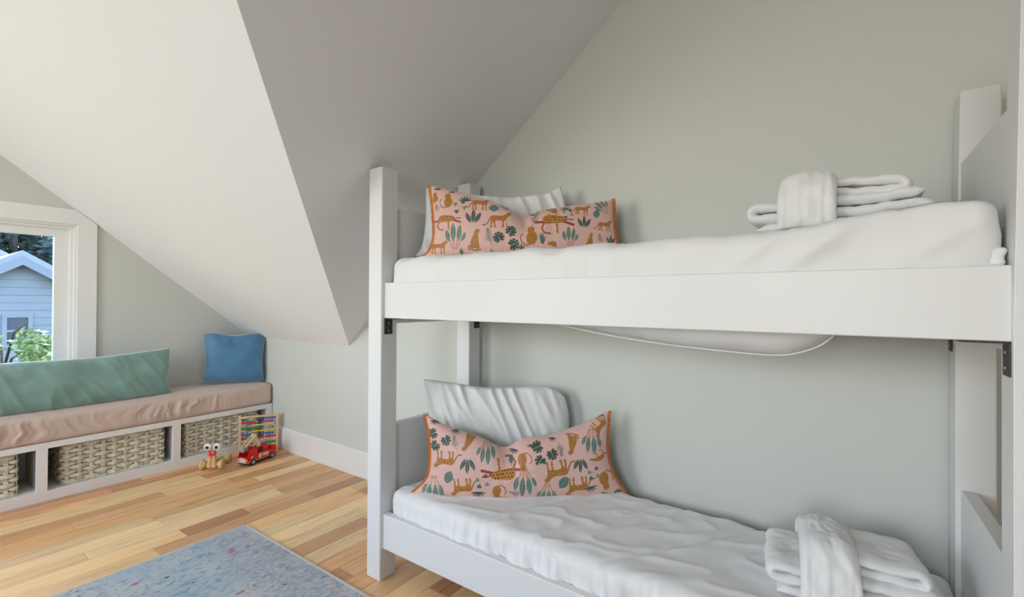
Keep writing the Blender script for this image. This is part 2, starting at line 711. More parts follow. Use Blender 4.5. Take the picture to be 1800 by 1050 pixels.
def slab(name, pts, up):
    """sloping ceiling panel of thickness TH above the given polygon"""
    bm = bmesh.new()
    A = [bm.verts.new(p) for p in pts]
    B = [bm.verts.new((p[0] + up[0] * TH, p[1] + up[1] * TH, p[2] + up[2] * TH)) for p in pts]
    bm.faces.new(A); bm.faces.new(B[::-1])
    for i in range(len(pts)):
        j = (i + 1) % len(pts)
        bm.faces.new((A[i], B[i], B[j], A[j]))
    return struct(from_bm(name, bm, 'ceiling_paint'))


slab('ceiling_slope_window', [(UW, VW, HK), (UW, KV, HK), (UT, VT, HC), (UT, VW, HC)], (.6, 0, .8))
slab('ceiling_slope_bed', [(UW, KV, HK), (UW, v2(UW), HC), (UT, VT, HC)], (0, .6, .8))
slab('ceiling', [(UT, VW, HC), (UT, VT, HC), (UW, v2(UW), HC), (UW, VB, HC), (UB, VB, HC), (UB, VW, HC)], (0, 0, 1))


def wall_with_window(name, ax, pos, lo, hi, wins, h0=.85, h1=2.25):
    bm = bmesh.new()
    pcs, e = [], lo
    for (w0, w1) in wins:
        pcs += [(e, w0, -.12, HC), (w0, w1, -.12, h0), (w0, w1, h1, HC)]
        e = w1
    pcs.append((e, hi, -.12, HC))
    for (a0, a1, z0, z1) in pcs:
        if ax == 0:
            bm_box(bm, (pos - .12, a0, z0), (pos, a1, z1))
        else:
            bm_box(bm, (a0, pos - .12, z0), (a1, pos, z1))
    return struct(from_bm(name, bm, 'wall_paint'))


wall_with_window('wall_front', 0, UB, VB, VW, [(-.35, .65), (2.0, 3.7)])
wall_with_window('wall_left', 1, VB, UB, UW, [])


def window_frame(name, ax, pos, w0, w1, h0=.85, h1=2.25):
    """casing and bars of the windows behind the camera"""
    bm = bmesh.new()
    c = .09
    bars = [(w0 - c, w0, h0 - c, h1 + c), (w1, w1 + c, h0 - c, h1 + c), (w0, w1, h1, h1 + c), (w0, w1, h0 - c, h0),
            ((w0 + w1) / 2 - .025, (w0 + w1) / 2 + .025, h0, h1)]
    for (a0, a1, z0, z1) in bars:
        if ax == 0:
            bm_box(bm, (pos, a0, z0), (pos + .02, a1, z1))
        else:
            bm_box(bm, (a0, pos, z0), (a1, pos + .02, z1))
    return struct(from_bm(name, bm, 'white_trim'))


window_frame('window_2', 0, UB, -.35, .65)
window_frame('window_3', 0, UB, 2.0, 3.7)

# --- window over the seat
u0, u1, h0, h1 = WO
win = struct(thing('window_1', '', '', ((u0 + u1) / 2, VW, h0)))
for k in ('label', 'category'):
    del win[k]


def casing():
    c, t = .10, .018
    y0, y1 = VW - t, VW + .001
    gap = .004
    prism('side_casing', [(u1, h0 - .03), (u1 + c, h0 - .03), (u1 + c, min(h1 + c, s1(u1 + c) - gap)), (u1, min(h1 + c, s1(u1) - gap))], 1, y0, y1, 'white_trim', win)
    box('side_casing', (u0 - c, y0, h0 - .03), (u0, y1, h1), 'white_trim', win)
    uc = UW - (h1 + c - HK + gap) / K1
    prism('head_casing', [(u0 - c, h1), (u1, h1), (u1, s1(u1) - gap), (uc, h1 + c), (u0 - c, h1 + c)], 1, y0 - .001, y1, 'white_trim', win)
    box('sill', (u0 - .12, VW - .045, h0 - .03), (u1 + .10, VW + .05, h0), 'white_trim', win)
    # stepped jamb lining and fixed sash
    d0 = VW + .012
    steps = [(0, .014, d0 - .016, VW + .13), (.012, .032, d0 + .006, VW + .12), (.030, .105, d0 + .03, d0 + .07)]
    for (a, b_, ya, yb) in steps:
        nm = 'sash' if b_ > .1 else 'jamb_lining'
        bm = bmesh.new()
        bm_box(bm, (u0 + a, ya, h0 + a), (u0 + b_, yb, h1 - a))
        bm_box(bm, (u1 - b_, ya, h0 + a), (u1 - a, yb, h1 - a))
        bm_box(bm, (u0 + b_, ya, h1 - (b_ if b_ < .1 else .085)), (u1 - b_, yb, h1 - a))
        bm_box(bm, (u0 + b_, ya, h0 + a), (u1 - b_, yb, h0 + b_))
        from_bm(nm, bm, 'white_trim', win)
    box('glass_pane', (u0 + .1, d0 + .045, h0 + .1), (u1 - .1, d0 + .051, h1 - .08), 'window_glass', win, 0)


casing()

# --- baseboards
bmb = bmesh.new()
bm_box(bmb, (UW - .016, VB, 0), (UW, 3.84, .165), 0)
bm_box(bmb, (UW - .011, VB, .165), (UW, 3.84, .177), 0)
struct(from_bm('baseboard_right', bmb, 'white_trim'))

# --- floor planks, each a board of its own where it can be seen
PAL = [(236, 196, 142), (232, 188, 134), (240, 206, 154), (226, 178, 126), (240, 208, 160), (218, 170, 124),
       (234, 194, 144), (228, 184, 138), (238, 200, 146)]
rngp = random.Random(11)
PW = .1085
V0 = 2.712


def plank(a, b, va, vb, rgb):
    bm = bmesh.new()
    bm_box(bm, (a + .0006, va + .0006, -.016), (b - .0006, vb - .0006, 0), 0)
    r = bmesh.ops.bevel(bm, geom=[e for e in bm.edges if all(v.co.z > -.001 for v in e.verts)], offset=.0012, segments=1, affect='EDGES')
    o = from_bm('plank', bm, 'oak_plank', floor)
    o.color = lin(*rgb)
    return o


rest = []
k0 = int(math.floor((VB - V0) / PW)) + 1
k1 = int(math.ceil((VW - V0) / PW))
for k in range(k0, k1):
    va, vb = V0 + k * PW, V0 + (k + 1) * PW
    u = UB + rngp.random() * .5 - .3
    cuts = [UB]
    while u < UW:
        if u > UB + .1:
            cuts.append(u)
        u += rngp.choice((.35, .5, .7, .85, 1.05, 1.25)) + rngp.random() * .15
    cuts.append(UW)
    if k == 0:
        cuts = [c for c in cuts if c < .7] + [.985, 1.298, UW]
    if k == -1:
        cuts = [c for c in cuts if c < .9 or c > 1.45]
    for a, b in zip(cuts[:-1], cuts[1:]):
        if b - a < .02:
            continue
        rgb = rngp.choice(PAL)
        j = rngp.uniform(.93, 1.05)
        if rngp.random() < .14:
            rgb = rngp.choice([(200, 150, 108), (194, 148, 112), (206, 158, 118)])
        if k == 0 and abs(a - .985) < .01:
            rgb = (182, 132, 98)
        if -8 <= k < -7 or (k < -8 and rngp.random() < .5):
            rgb = rngp.choice([(206, 152, 110), (222, 170, 122), (198, 142, 102)])
        if k == 9:
            rgb = rngp.choice([(218, 160, 118), (210, 152, 112)])
        rgb = tuple(min(255, c * j) for c in rgb)
        if vb > .95 and va < 3.9 and b > -.6:
            plank(a, b, va, vb, rgb)
        else:
            rest.append((a, b, va, vb))
bmr = bmesh.new()
for (a, b, va, vb) in rest:
    bm_box(bmr, (a + .0006, va + .0006, -.016), (b - .0006, vb - .0006, 0), 0)
ro = from_bm('plank_field', bmr, 'oak_plank', floor)
ro['kind'] = 'stuff'
ro.color = lin(208, 164, 114)

# ------------------------------------------------------------------ bunk bed
S = .0868
UF, UR = 1.3014, 1.8775
VL, VR = 1.6089, -.2704
HP = 1.826
bed = thing('bunk_bed', 'white painted wooden bunk bed with square posts against the sage wall', 'bunk bed', (1.63, .67, 0))
for (a, b) in ((UF, VL), (UR, VL), (UF, VR - S), (UR, VR - S)):
    lean = .012 if b < 0 else 0
    bm = bmesh.new()
    top_h = 1.777 if (a == UF and b > 0) else HP      # the ceiling comes down over this one
    rows = [0, 1.15, top_h]
    prev = None
    bev = .002
    for z in rows:
        dy = -lean * max(0, z - 1.15) / .7
        ring = [bm.verts.new((x, y + dy, z)) for x, y in ((a, b), (a + S, b), (a + S, b + S), (a, b + S))]
        if prev:
            for i in range(4):
                bm.faces.new((prev[i], prev[(i + 1) % 4], ring[(i + 1) % 4], ring[i]))
        else:
            bm.faces.new(ring[::-1])
        prev = ring
    bm.faces.new(prev)
    bmesh.ops.recalc_face_normals(bm, faces=bm.faces)
    bmesh.ops.bevel(bm, geom=[e for e in bm.edges if len(e.link_faces) == 2 and e.calc_face_angle(0) > .5], offset=.0025, segments=2, affect='EDGES')
    from_bm('post', bm, 'bed_paint', bed)
RC = .0156
for (z0, z1) in ((.1358, .2837), (1.1249, 1.2769)):
    box('side_rail', (UF + RC, VR - .002, z0), (UF + RC + .032, VL + .002, z1), 'bed_paint', bed, .003)
    box('side_rail', (UR + S - RC - .032, VR - .002, z0), (UR + S - RC, VL + .002, z1), 'bed_paint', bed, .003)
for (z0, z1) in ((.11, .6545), (1.10, 1.6126)):
    box('headboard', (UF + S - .004, VL + .012, z0), (UR + .004, VL + .047, z1), 'bed_paint', bed, .003)
    box('footboard', (UF + S - .004, VR - .047, z0), (UR + .004, VR - .012, z1), 'bed_paint', bed, .003)
for z, skip in ((.170, False), (1.160, True)):
    for i in range(11):
        v = VR + .06 + i * .176
        if skip and -.06 < v < .86:
            continue
        box('slat', (UF + RC + .030, v, z), (UR + S - RC - .030, v + .07, z + .018), 'bed_paint', bed, .002)


def bracket(u_a, u_b, v, sgn, leg):
    bm = bmesh.new()
    t = .004
    y0, y1 = sorted((v, v + sgn * t))
    bm_box(bm, (u_a, y0, 1.125 - .07), (u_b, y1, 1.1249), .0008, 1)
    y0, y1 = sorted((v, v + sgn * leg))
    bm_box(bm, (u_a, y0, 1.1249 - t), (u_b, y1, 1.1251), .0008, 1)
    o = from_bm('corner_bracket', bm, 'dark_metal', bed)
    o['label'] = 'dark grey metal angle bracket'
    for dz in (.022, .054):
        c = lathe('screw', [(0, .0045), (.0015, .0042), (.002, .002)], ((u_a + u_b) / 2, v + sgn * t, 1.125 - dz), (0, sgn, 0), 'wire', o, 10)


bracket(UF + RC, UF + RC + .042, VL, -1, .06)
bracket(UR + .038, UR + .080, VL, -1, .06)
bracket(UF + RC, UF + RC + .042, VR, 1, .075)
bracket(UR + .038, UR + .080, VR, 1, .075)


# ------------------------------------------------------------------ mattresses
def mattress_disp(seed, hump):
    def d(p, n):
        o = Vector((0, 0, 0))
        u, v, z = p
        # slow unevenness
        o += n * (.004 * nz(u * 3 + seed, v * 3, z * 2))
        if n.z > .4:
            w = nz(u * 9 + v * 5 + seed, v * 3 - u * 4, 1.3)
            o.z += .008 * (1 - abs(w)) ** 6 + .0035 * nz(u * 16 + seed, v * 13, 4) + hump(v)
            # a few long creases running across the bed
            c = abs(nz((v + .55 * u) * 4.2 + seed * 2, u * .8, 9))
            o.z -= .006 * math.exp(-(c / .05) ** 2)
        if n.x < -.4:
            # ruched front: gathers that deepen towards the tucked-in bottom
            fz = max(0, min(1, (1.30 if z > 1 else .34) + .03 - z) / .07)
            g = nz(v * 24 + seed, z * 6, 2) + .6 * nz(v * 55 + seed, z * 9, 5)
            dens = .25 + .75 * max(0, min(1, .5 + 1.6 * nz(v * 2.3 + seed * 3, 7, 0)))
            o.x += (.014 if z < 1 else .006) * g * dens * (.45 + fz)
            if z > 1:
                # slanting pulls in the sheet towards the foot of the upper bunk
                o.x -= .022 * ((1 - abs(nz((v + 1.5 * z) * 5.5 + seed, z * 1.2, 3))) ** 4 - .35) * max(0, min(1, (.40 - v) / .3)) * max(0, min(1, (z - 1.27) / .03))
            o.z += hump(v) * max(0, (z - (1.2 if z > 1 else .22)) / .2)
        if n.y > .4 or n.y < -.4:
            o.y += .006 * nz(u * 22, z * 10, seed)
        return o
    return d


def hump_up(v):
    return .022 * math.exp(-((v + .15) / .16) ** 2) + .004 * math.exp(-((v - .2) / .2) ** 2) - .004 * math.exp(-((v - .45) / .3) ** 2)


mu_ = thing('upper_mattress', 'white sheeted mattress on the upper bunk, sagging through underneath', 'mattress', (1.63, .67, 1.178))
softbox('fitted_sheet', (1.335, VR + .004, 1.178), (1.920, VL - .008, 1.383), .045, (44, 150, 18), 'white_linen', mu_, mattress_disp(1.7, hump_up))
ml_ = thing('lower_mattress', 'white sheeted mattress on the lower bunk with gathered front edge', 'mattress', (1.63, .67, .188))
softbox('fitted_sheet', (1.340, VR + .004, .188), (1.922, VL - .008, .383), .045, (70, 260, 22), 'white_linen', ml_, mattress_disp(5.1, lambda v: 0))


def sag():
    """the part of the upper mattress cover that hangs down between the slats"""
    prof = pline([(.90, 1.186), (.83, 1.128), (.74, 1.106), (.60, 1.084), (.436, 1.066), (.28, 1.056), (.155, 1.052), (.09, 1.064), (.03, 1.100), (-.03, 1.186)])
    nv_, nu_ = 60, 26
    P = prof(np.linspace(0, 1, nv_ + 1))
    vs, fs = [], []
    for i in range(nv_ + 1):
        v, h = P[i]
        for j in range(nu_ + 1):
            x = -1 + 2 * j / nu_
            e = max(0, 1 - abs(x) ** 4)
            z = 1.186 - (1.186 - h) * e ** .6
            g = .007 * nz(v * 14, x * 2.5, 3) + .005 * nz(v * 30, x * 1.2, 8)
            vs.append((1.63 + .25 * x, v, z + g * e))
    for i in range(nv_):
        for j in range(nu_):
            a = i * (nu_ + 1) + j
            fs.append((a, a + 1, a + nu_ + 2, a + nu_ + 1))
    o = from_py('sagging_underside', vs, fs, 'white_linen', mu_, True)
    s_ = o.modifiers.new('thick', 'SOLIDIFY'); s_.thickness = .004
    # elastic hem round the bottom
    path = []
    for i in range(2, nv_ - 1):
        path.append(Vector((1.40, P[i][0], 1.186 - (1.186 - P[i][1]) * .93)))
    tube('elastic_hem', path, .002, 'white_linen', mu_, 6)


sag()
# tucked knot of sheet at the foot of the upper bunk
softbox('tucked_corner', (1.338, VR + .001, 1.272), (1.40, VR + .034, 1.318), .015, (14, 10, 12), 'white_linen', mu_,
        lambda p, n: n * (.006 * nz(p.x * 60, p.y * 60, p.z * 60)))


# ------------------------------------------------------------------ jungle print
def srgb(r, g, b):
    return np.array(lin(r, g, b)[:3])


PINK = srgb(218, 176, 168)
CAT = srgb(190, 130, 48)
CATD = srgb(150, 92, 30)
SPOT = srgb(58, 36, 16)
LEAF = srgb(66, 104, 94)
LEAFD = srgb(52, 72, 62)
LEAFL = srgb(120, 152, 138)
FAINT = srgb(204, 178, 164)
BRANCH = srgb(146, 48, 30)


def in_poly(x, y, P):
    P = np.asarray(P, float)
    ins = np.zeros(x.shape, bool)
    j = len(P) - 1
    for i in range(len(P)):
        yi, yj, xi, xj = P[i, 1], P[j, 1], P[i, 0], P[j, 0]
        if yi != yj:
            c = ((yi > y) != (yj > y)) & (x < (xj - xi) * (y - yi) / (yj - yi) + xi)
            ins ^= c
        j = i
    return ins


def smooth_poly(P, closed=True):
    P = np.array(P, float)
    out = []
    n = len(P)
    for i in range(n):
        p0, p1, p2, p3 = P[i - 1], P[i], P[(i + 1) % n], P[(i + 2) % n]
        for t in (0, .33, .66):
            out.append(.5 * ((2 * p1) + (-p0 + p2) * t + (2 * p0 - 5 * p1 + 4 * p2 - p3) * t * t + (-p0 + 3 * p1 - 3 * p2 + p3) * t ** 3))
    return np.array(out)


def seg_dist(x, y, P):
    d = np.full(x.shape, 1e9)
    for (ax, ay), (bx, by) in zip(P[:-1], P[1:]):
        vx, vy = bx - ax, by - ay
        L2 = vx * vx + vy * vy + 1e-12
        t = np.clip(((x - ax) * vx + (y - ay) * vy) / L2, 0, 1)
        d = np.minimum(d, np.hypot(x - ax - t * vx, y - ay - t * vy))
    return d


def spots(x, y, k=12.):
    """rosettes: jittered dots on a skewed grid in the motif's own coordinates"""
    gx, gy = x * k + .5 * np.floor(y * k), y * k
    fx, fy = gx - np.floor(gx), gy - np.floor(gy)
    h1_ = np.sin(np.floor(gx) * 12.98 + np.floor(gy) * 78.2) * 43758.5
    h1_ -= np.floor(h1_)
    return np.hypot(fx - .35 - .3 * h1_, fy - .5) < .33


class Canvas:
    def __init__(self, pts):
        self.p = pts
        self.c = np.tile(PINK, (len(pts), 1))

    def motif(self, fn, cx, cy, size, rot=0, flip=1, **kw):
        dx, dy = (self.p[:, 0] - cx) / size, (self.p[:, 1] - cy) / size
        sel = np.where(np.hypot(dx, dy) < 1.3)[0]
        if not len(sel):
            return
        c, s = math.cos(-rot), math.sin(-rot)
        x = (dx[sel] * c - dy[sel] * s) * flip
        y = dx[sel] * s + dy[sel] * c
        sub = self.c[sel]
        fn(sub, x, y, **kw)
        self.c[sel] = sub


STAND = smooth_poly([(-.46, .12), (-.3, .2), (0, .17), (.2, .22), (.3, .30), (.40, .36), (.5, .31), (.5, .22), (.42, .17), (.36, .08),
                     (.34, -.12), (.33, -.32), (.38, -.40), (.28, -.40), (.26, -.15), (.2, -.06), (.16, -.2), (.17, -.38), (.08, -.40), (.09, -.1),
                     (-.1, -.06), (-.2, -.08), (-.23, -.2), (-.18, -.38), (-.28, -.40), (-.31, -.2), (-.36, -.1), (-.38, -.25), (-.36, -.38), (-.46, -.38), (-.44, -.1)])
SIT = smooth_poly([(.05, .5), (.18, .46), (.2, .34), (.12, .26), (.14, .05), (.16, -.2), (.2, -.44), (.06, -.46), (-.05, -.42), (-.24, -.44), (-.28, -.25),
                   (-.22, 0), (-.12, .2), (-.08, .36)])
CURL = smooth_poly([(-.1, .42), (.08, .46), (.2, .36), (.18, .2), (.3, .05), (.32, -.2), (.2, -.42), (0, -.46), (-.16, -.36), (-.2, -.1), (-.12, .1), (-.16, .26)])
LIE = smooth_poly([(-.36, .02), (-.3, .16), (-.15, .2), (.1, .17), (.22, .14), (.3, .06), (.22, -.02), (.1, -.02), (.08, -.2), (.1, -.34), (.03, -.34), (.0, -.05), (-.2, -.04)])


def cat(poly, tail):
    def f(c, x, y):
        m = seg_dist(x, y, tail) < .028
        c[m] = CATD
        m = in_poly(x, y, poly)
        c[m] = CAT
        e = m & spots(x, y)
        c[e] = SPOT * .6 + CATD * .4
    return f


m_stand = cat(STAND, [(-.44, .1), (-.52, -.05), (-.6, -.2), (-.7, -.27), (-.8, -.26)])
m_sit = cat(SIT, [(-.2, -.4), (-.35, -.3), (-.34, -.46), (.0, -.52), (.25, -.5)])
m_curl = cat(CURL, [(.1, -.42), (-.2, -.5), (-.42, -.36), (-.5, -.1), (-.4, .06)])


def m_lie(c, x, y):
    c[seg_dist(x, y, [(-.55, -.02), (-.2, -.03), (.2, .0), (.5, -.1)]) < .035] = BRANCH
    c[seg_dist(x, y, [(.2, 0), (.38, .06), (.5, .05)]) < .018] = BRANCH
    cat(LIE, [(-.3, -.02), (-.38, -.2), (-.3, -.34), (-.15, -.36)])(c, x, y)


def leaf(c, x, y, base, tip, w, col, vein=None, stripes=0):
    bx, by = base
    L = math.hypot(tip[0] - bx, tip[1] - by)
    ux, uy = (tip[0] - bx) / L, (tip[1] - by) / L
    a = ((x - bx) * ux + (y - by) * uy) / L
    b = -(x - bx) * uy + (y - by) * ux
    prof = w * np.sin(np.pi * np.clip(a, 0, 1)) ** .75
    m = (a > 0) & (a < 1) & (np.abs(b) < prof)
    c[m] = col
    if vein is not None:
        if stripes:
            ph = (a * stripes - np.abs(b) / w * .9)
            e = m & ((ph - np.floor(ph)) < .28)
            c[e] = vein
        c[m & (np.abs(b) < .012)] = vein


def m_triple(c, x, y, col=LEAFD):
    for dx, tx in ((-.1, -.42), (0, .02), (.1, .42)):
        leaf(c, x, y, (dx, -.38), (tx, .42 if dx == 0 else .22), .11, col, LEAFL)


def m_palm(c, x, y, col=LEAF):
    for bx, tx, ty, hw in ((-.12, -.34, .25, .085), (-.04, -.08, .5, .10), (.05, .2, .42, .09), (.12, .4, .12, .07)):
        c[seg_dist(x, y, [(bx * .6, -.5), (bx * .5 + tx * .5, -.12 + ty * .1)]) < .012] = CATD
        leaf(c, x, y, (bx + tx * .35, -.22), (tx, ty), hw, col, LEAFL, 9)


def m_fern(c, x, y, col=LEAF):
    c[seg_dist(x, y, [(.16, -.5), (0, 0), (-.08, .48)]) < .014] = col
    for i in range(9):
        t = -.25 + i * .085
        L = .26 * (1 - .09 * i)
        ox = -.16 * t
        for s in (-1, 1):
            c[seg_dist(x, y, [(ox, t), (ox + s * L, t + .14)]) < .018] = col


def m_sprig(c, x, y, col=LEAFD):
    for ang in (-75, -45, -15, 15, 45, 75):
        a = math.radians(ang)
        leaf(c, x, y, (0, -.2), (math.sin(a) * .5, -.2 + math.cos(a) * .42), .045, col)


def m_hearts(c, x, y, col=LEAFL):
    for i, (hx, hy) in enumerate(((-.3, .2), (.18, .34), (.3, -.05), (-.2, -.3))):
        c[seg_dist(x, y, [(hx, hy), (.05, -.05)]) < .01] = LEAFL
        dx, dy = (x - hx) / .17, (y - hy) / .17
        m = (dx * dx + dy * dy - .5) ** 3 - dx * dx * dy ** 3 < 0
        c[m] = LEAF if i % 2 else col
        c[m & (np.abs(dx) < .08)] = LEAFD


def m_ribbed(c, x, y, col=LEAF):
    leaf(c, x, y, (-.2, -.46), (.2, .46), .36, col, LEAFL, 6)


def m_monstera(c, x, y, col=LEAFD):
    for hx, hy, a in ((-.34, .02, 2.0), (.18, .3, .9), (.3, -.28, .4)):
        dx, dy = x - hx, y - hy
        p = (dx * math.cos(a) + dy * math.sin(a)) / .3
        q = (-dx * math.sin(a) + dy * math.cos(a)) / .3
        r = np.hypot(p, q)
        th = np.abs(np.arctan2(q, p))
        edge = .95 - .28 * (th / math.pi) ** 2 - .45 * np.exp(-((th - math.pi) / .3) ** 2)
        notch = (np.cos(th * 9 + .4) > .72) & (r > .6) & (th > .35)
        m = (r < edge) & ~notch
        c[m] = col
        if col is not FAINT:
            c[m & (np.abs(q) < .05) & (p > -.6)] = LEAFL


def m_grass(c, x, y, col=LEAF):
    for tx, ty in ((-.2, .35), (-.06, .5), (.1, .42), (.26, .2)):
        leaf(c, x, y, (tx * .2, -.5), (tx, ty), .055, col)


def printed_cushion(name, label, P0, P1, lean, K, scale, off, top_px, left_px, right_px, bot_px, motifs, thick_front, crease):
    """P0, P1 = lower corners on the mattress (left, right in the picture); outline given in photo pixels on the cushion's plane"""
    P0, P1 = Vector(P0), Vector(P1)
    ex = (P1 - P0).normalized()
    back = Vector((0, 0, 1)).cross(ex)
    back.normalize()
    if back.dot(P0 - CAM) < 0:
        back = -back
    ey = (Vector((0, 0, 1)) * math.cos(lean) + back * math.sin(lean)).normalized()
    n = ex.cross(ey)
    L = lambda q: ((lambda d: (d.dot(ex), d.dot(ey)))(on_plane(q[0], q[1], P0, n) - P0))
    root = thing(name, label, 'cushion', (P0 + P1) / 2, 'printed lumbar cushions on the bunks')
    C = lambda lst: [L(q) for q in lst]

    def colour(ST):
        cv = Canvas(ST)
        for mo in motifs:
            fn, cx, cy, size = mo[0], mo[1], mo[2], mo[3]
            rot = mo[4] if len(mo) > 4 else 0
            flip = mo[5] if len(mo) > 5 else 1
            kw = mo[6] if len(mo) > 6 else {}
            q = (off[0] + cx / scale, off[1] + cy / scale)
            a = L(q)
            b = L((q[0] + 1, q[1]))
            mpp = math.hypot(b[0] - a[0], b[1] - a[1])
            cv.motif(fn, a[0], a[1], size / scale * mpp, rot, flip, **kw)
        cv.c[461 * 191:] = srgb(128, 136, 124)
        return np.c_[cv.c, np.ones(len(cv.c))]

    def wr(s, t, g):
        w = .006 * nz(g[0] * 7, g[1] * 7, K)
        cx_ = crease
        w -= .026 * math.exp(-((s - cx_) / .05) ** 2) * max(0, t - .45) * 1.6
        w += .0035 * nz((s - cx_) * 26, t * 4, K + 2) * max(0, 1 - abs(s - cx_) * 3)
        ed = min(s, 1 - s)
        w += .003 * nz(g[1] * 60, s * 3, K + 5) * max(0, 1 - ed / .12)
        return w

    bt, tp, lf, rg = C(bot_px), C(top_px), C(left_px), C(right_px)
    o, G = cushion('cover', P0, ex, ey, bt, tp, lf, rg, thick_front, 460, 190, 'jungle_print', root, wr, colour, .42, .035)
    # brush fringe along the two short ends
    rr = random.Random(K)
    for side, col, sg in (('l', G[0], -1), ('r', G[-1], 1)):
        parts = []
        pts = [P0 + ex * g[0] + ey * g[1] for g in col]
        parts.append(tube_data(pts[::6] + [pts[-1]], .0055, 6))
        for i in range(0, len(col) - 1):
            for _ in range(5):
                tt = rr.random()
                p = pts[i].lerp(pts[i + 1], tt)
                d = (ex * sg * rr.uniform(.7, 1.1) + ey * rr.uniform(-.45, .45) + n * rr.uniform(-.5, .5)).normalized()
                Lh = rr.uniform(.009, .018)
                w_ = ey * .0011
                w2 = n * .0011
                base = len(parts)
                parts.append(([p + w_, p - w_, p + w2, p + d * Lh], [(0, 1, 3), (1, 2, 3), (2, 0, 3)]))
        V, F_ = merge(parts)
        fo = from_py('brush_fringe', V, F_, 'orange_fringe', root)
        fo['label'] = 'burnt orange brush fringe'
    return root


R180 = math.pi
UPM = [(m_curl, 215, 190, 95), (m_curl, 325, 220, 130, 0, 1), (m_sprig, 475, 205, 130), (m_hearts, 430, 285, 130), (m_stand, 600, 250, 150, -.05),
       (m_ribbed, 708, 293, 88, -1.2), (m_lie, 325, 385, 220), (m_triple, 540, 362, 150), (m_stand, 760, 390, 175), (m_palm, 390, 515, 215),
       (m_sit, 560, 548, 165), (m_fern, 670, 535, 140), (m_monstera, 810, 545, 175), (m_curl, 1005, 520, 165), (m_monstera, 885, 410, 130, 0, 1, {'col': FAINT}),
       (m_fern, 1040, 375, 130, -.6), (m_lie, 1205, 405, 290), (m_curl, 1175, 305, 105, 1.2), (m_sprig, 1290, 285, 100), (m_hearts, 1310, 345, 105),
       (m_stand, 1430, 300, 125, -.1), (m_triple, 1440, 405, 125), (m_ribbed, 1545, 335, 76, .2), (m_palm, 1590, 265, 150, .7), (m_stand, 1615, 425, 120),
       (m_palm, 1325, 525, 165), (m_grass, 1100, 540, 110), (m_sit, 1495, 545, 105), (m_fern, 1575, 540, 80), (m_curl, 1180, 590, 80, 1.4),
       (m_stand, 255, 600, 140), (m_grass, 440, 640, 70), (m_triple, 1665, 540, 90), (m_sprig, 240, 110, 80), (m_fern, 235, 285, 80), (m_sprig, 360, 140, 70),
       (m_fern, 800, 285, 100, .8), (m_sprig, 1020, 330, 70), (m_grass, 690, 650, 60), (m_triple, 930, 610, 60)]
LOM = [(m_sprig, 200, 405, 90, R180), (m_monstera, 235, 525, 150, R180), (m_fern, 355, 550, 95), (m_sit, 452, 545, 130, R180 - .3), (m_palm, 595, 615, 175, R180),
       (m_stand, 275, 680, 165, R180, 1), (m_triple, 455, 715, 135, R180), (m_ribbed, 310, 805, 96, 0), (m_stand, 410, 880, 165, R180 + .1, 1), (m_hearts, 565, 820, 120, R180),
       (m_lie, 710, 760, 290, R180 + .12, 1), (m_curl, 680, 920, 125, R180, 1), (m_curl, 870, 685, 130, R180), (m_sprig, 535, 935, 125, R180), (m_palm, 190, 915, 215, R180),
       (m_palm, 880, 840, 215, R180, -1), (m_monstera, 1030, 620, 160, R180), (m_fern, 1150, 590, 95, R180), (m_sit, 1235, 560, 145, R180), (m_stand, 1115, 755, 190, R180 + .15, 1),
       (m_monstera, 980, 755, 110, 0, 1, {'col': FAINT}), (m_triple, 1300, 715, 125, R180), (m_ribbed, 1172, 840, 100, -.2), (m_stand, 1275, 875, 175, R180 + .1, 1),
       (m_hearts, 1400, 770, 110, R180), (m_sprig, 1385, 900, 115, R180 + .3), (m_curl, 1495, 840, 145, R180 + .2), (m_palm, 1390, 540, 190, R180), (m_stand, 1450, 430, 130, R180 + .8),
       (m_lie, 1440, 660, 130, R180 + .4), (m_palm, 1050, 940, 190, R180), (m_fern, 815, 920, 90, 1.2), (m_lie, 830, 968, 95), (m_sprig, 800, 620, 90, R180),
       (m_ribbed, 1490, 955, 70, 1.2), (m_sprig, 930, 575, 70, R180), (m_sprig, 1090, 525, 70, R180), (m_sprig, 360, 475, 90, R180), (m_fern, 555, 510, 60, .9),
       (m_fern, 690, 580, 60), (m_triple, 1600, 940, 80, R180), (m_grass, 780, 680, 70, R180), (m_sprig, 1470, 345, 50)]

printed_cushion('lumbar_cushion', 'pink leopard and leaf print cushion with orange fringe on the upper bunk',
                (1.405, 1.470, 1.385), (1.860, .800, 1.385), .10, 3, 4.737, (720, 310),
                [(757, 326), (800, 337), (850, 350), (890, 366), (918, 381), (945, 372), (1000, 363), (1040, 358), (1077, 350)],
                [(740, 454), (757, 440), (764, 412), (762, 370), (757, 326)],
                [(1092, 449), (1083, 425), (1078, 390), (1077, 350)],
                [(740, 454), (850, 454), (1000, 452), (1092, 449)], UPM, .066, .53)
printed_cushion('lumbar_cushion', 'pink leopard and leaf print cushion with orange fringe on the lower bunk',
                (1.392, 1.480, .386), (1.886, .796, .386), .10, 9, 4.375, (720, 650),
                [(748, 729), (790, 750), (840, 766), (885, 786), (920, 771), (980, 760), (1030, 741), (1070, 723)],
                [(726, 866), (752, 840), (758, 800), (755, 760), (748, 729)],
                [(1098, 867), (1078, 835), (1066, 790), (1070, 723)],
                [(726, 866), (770, 873), (910, 877), (1040, 872), (1098, 867)], LOM, .072, .46)


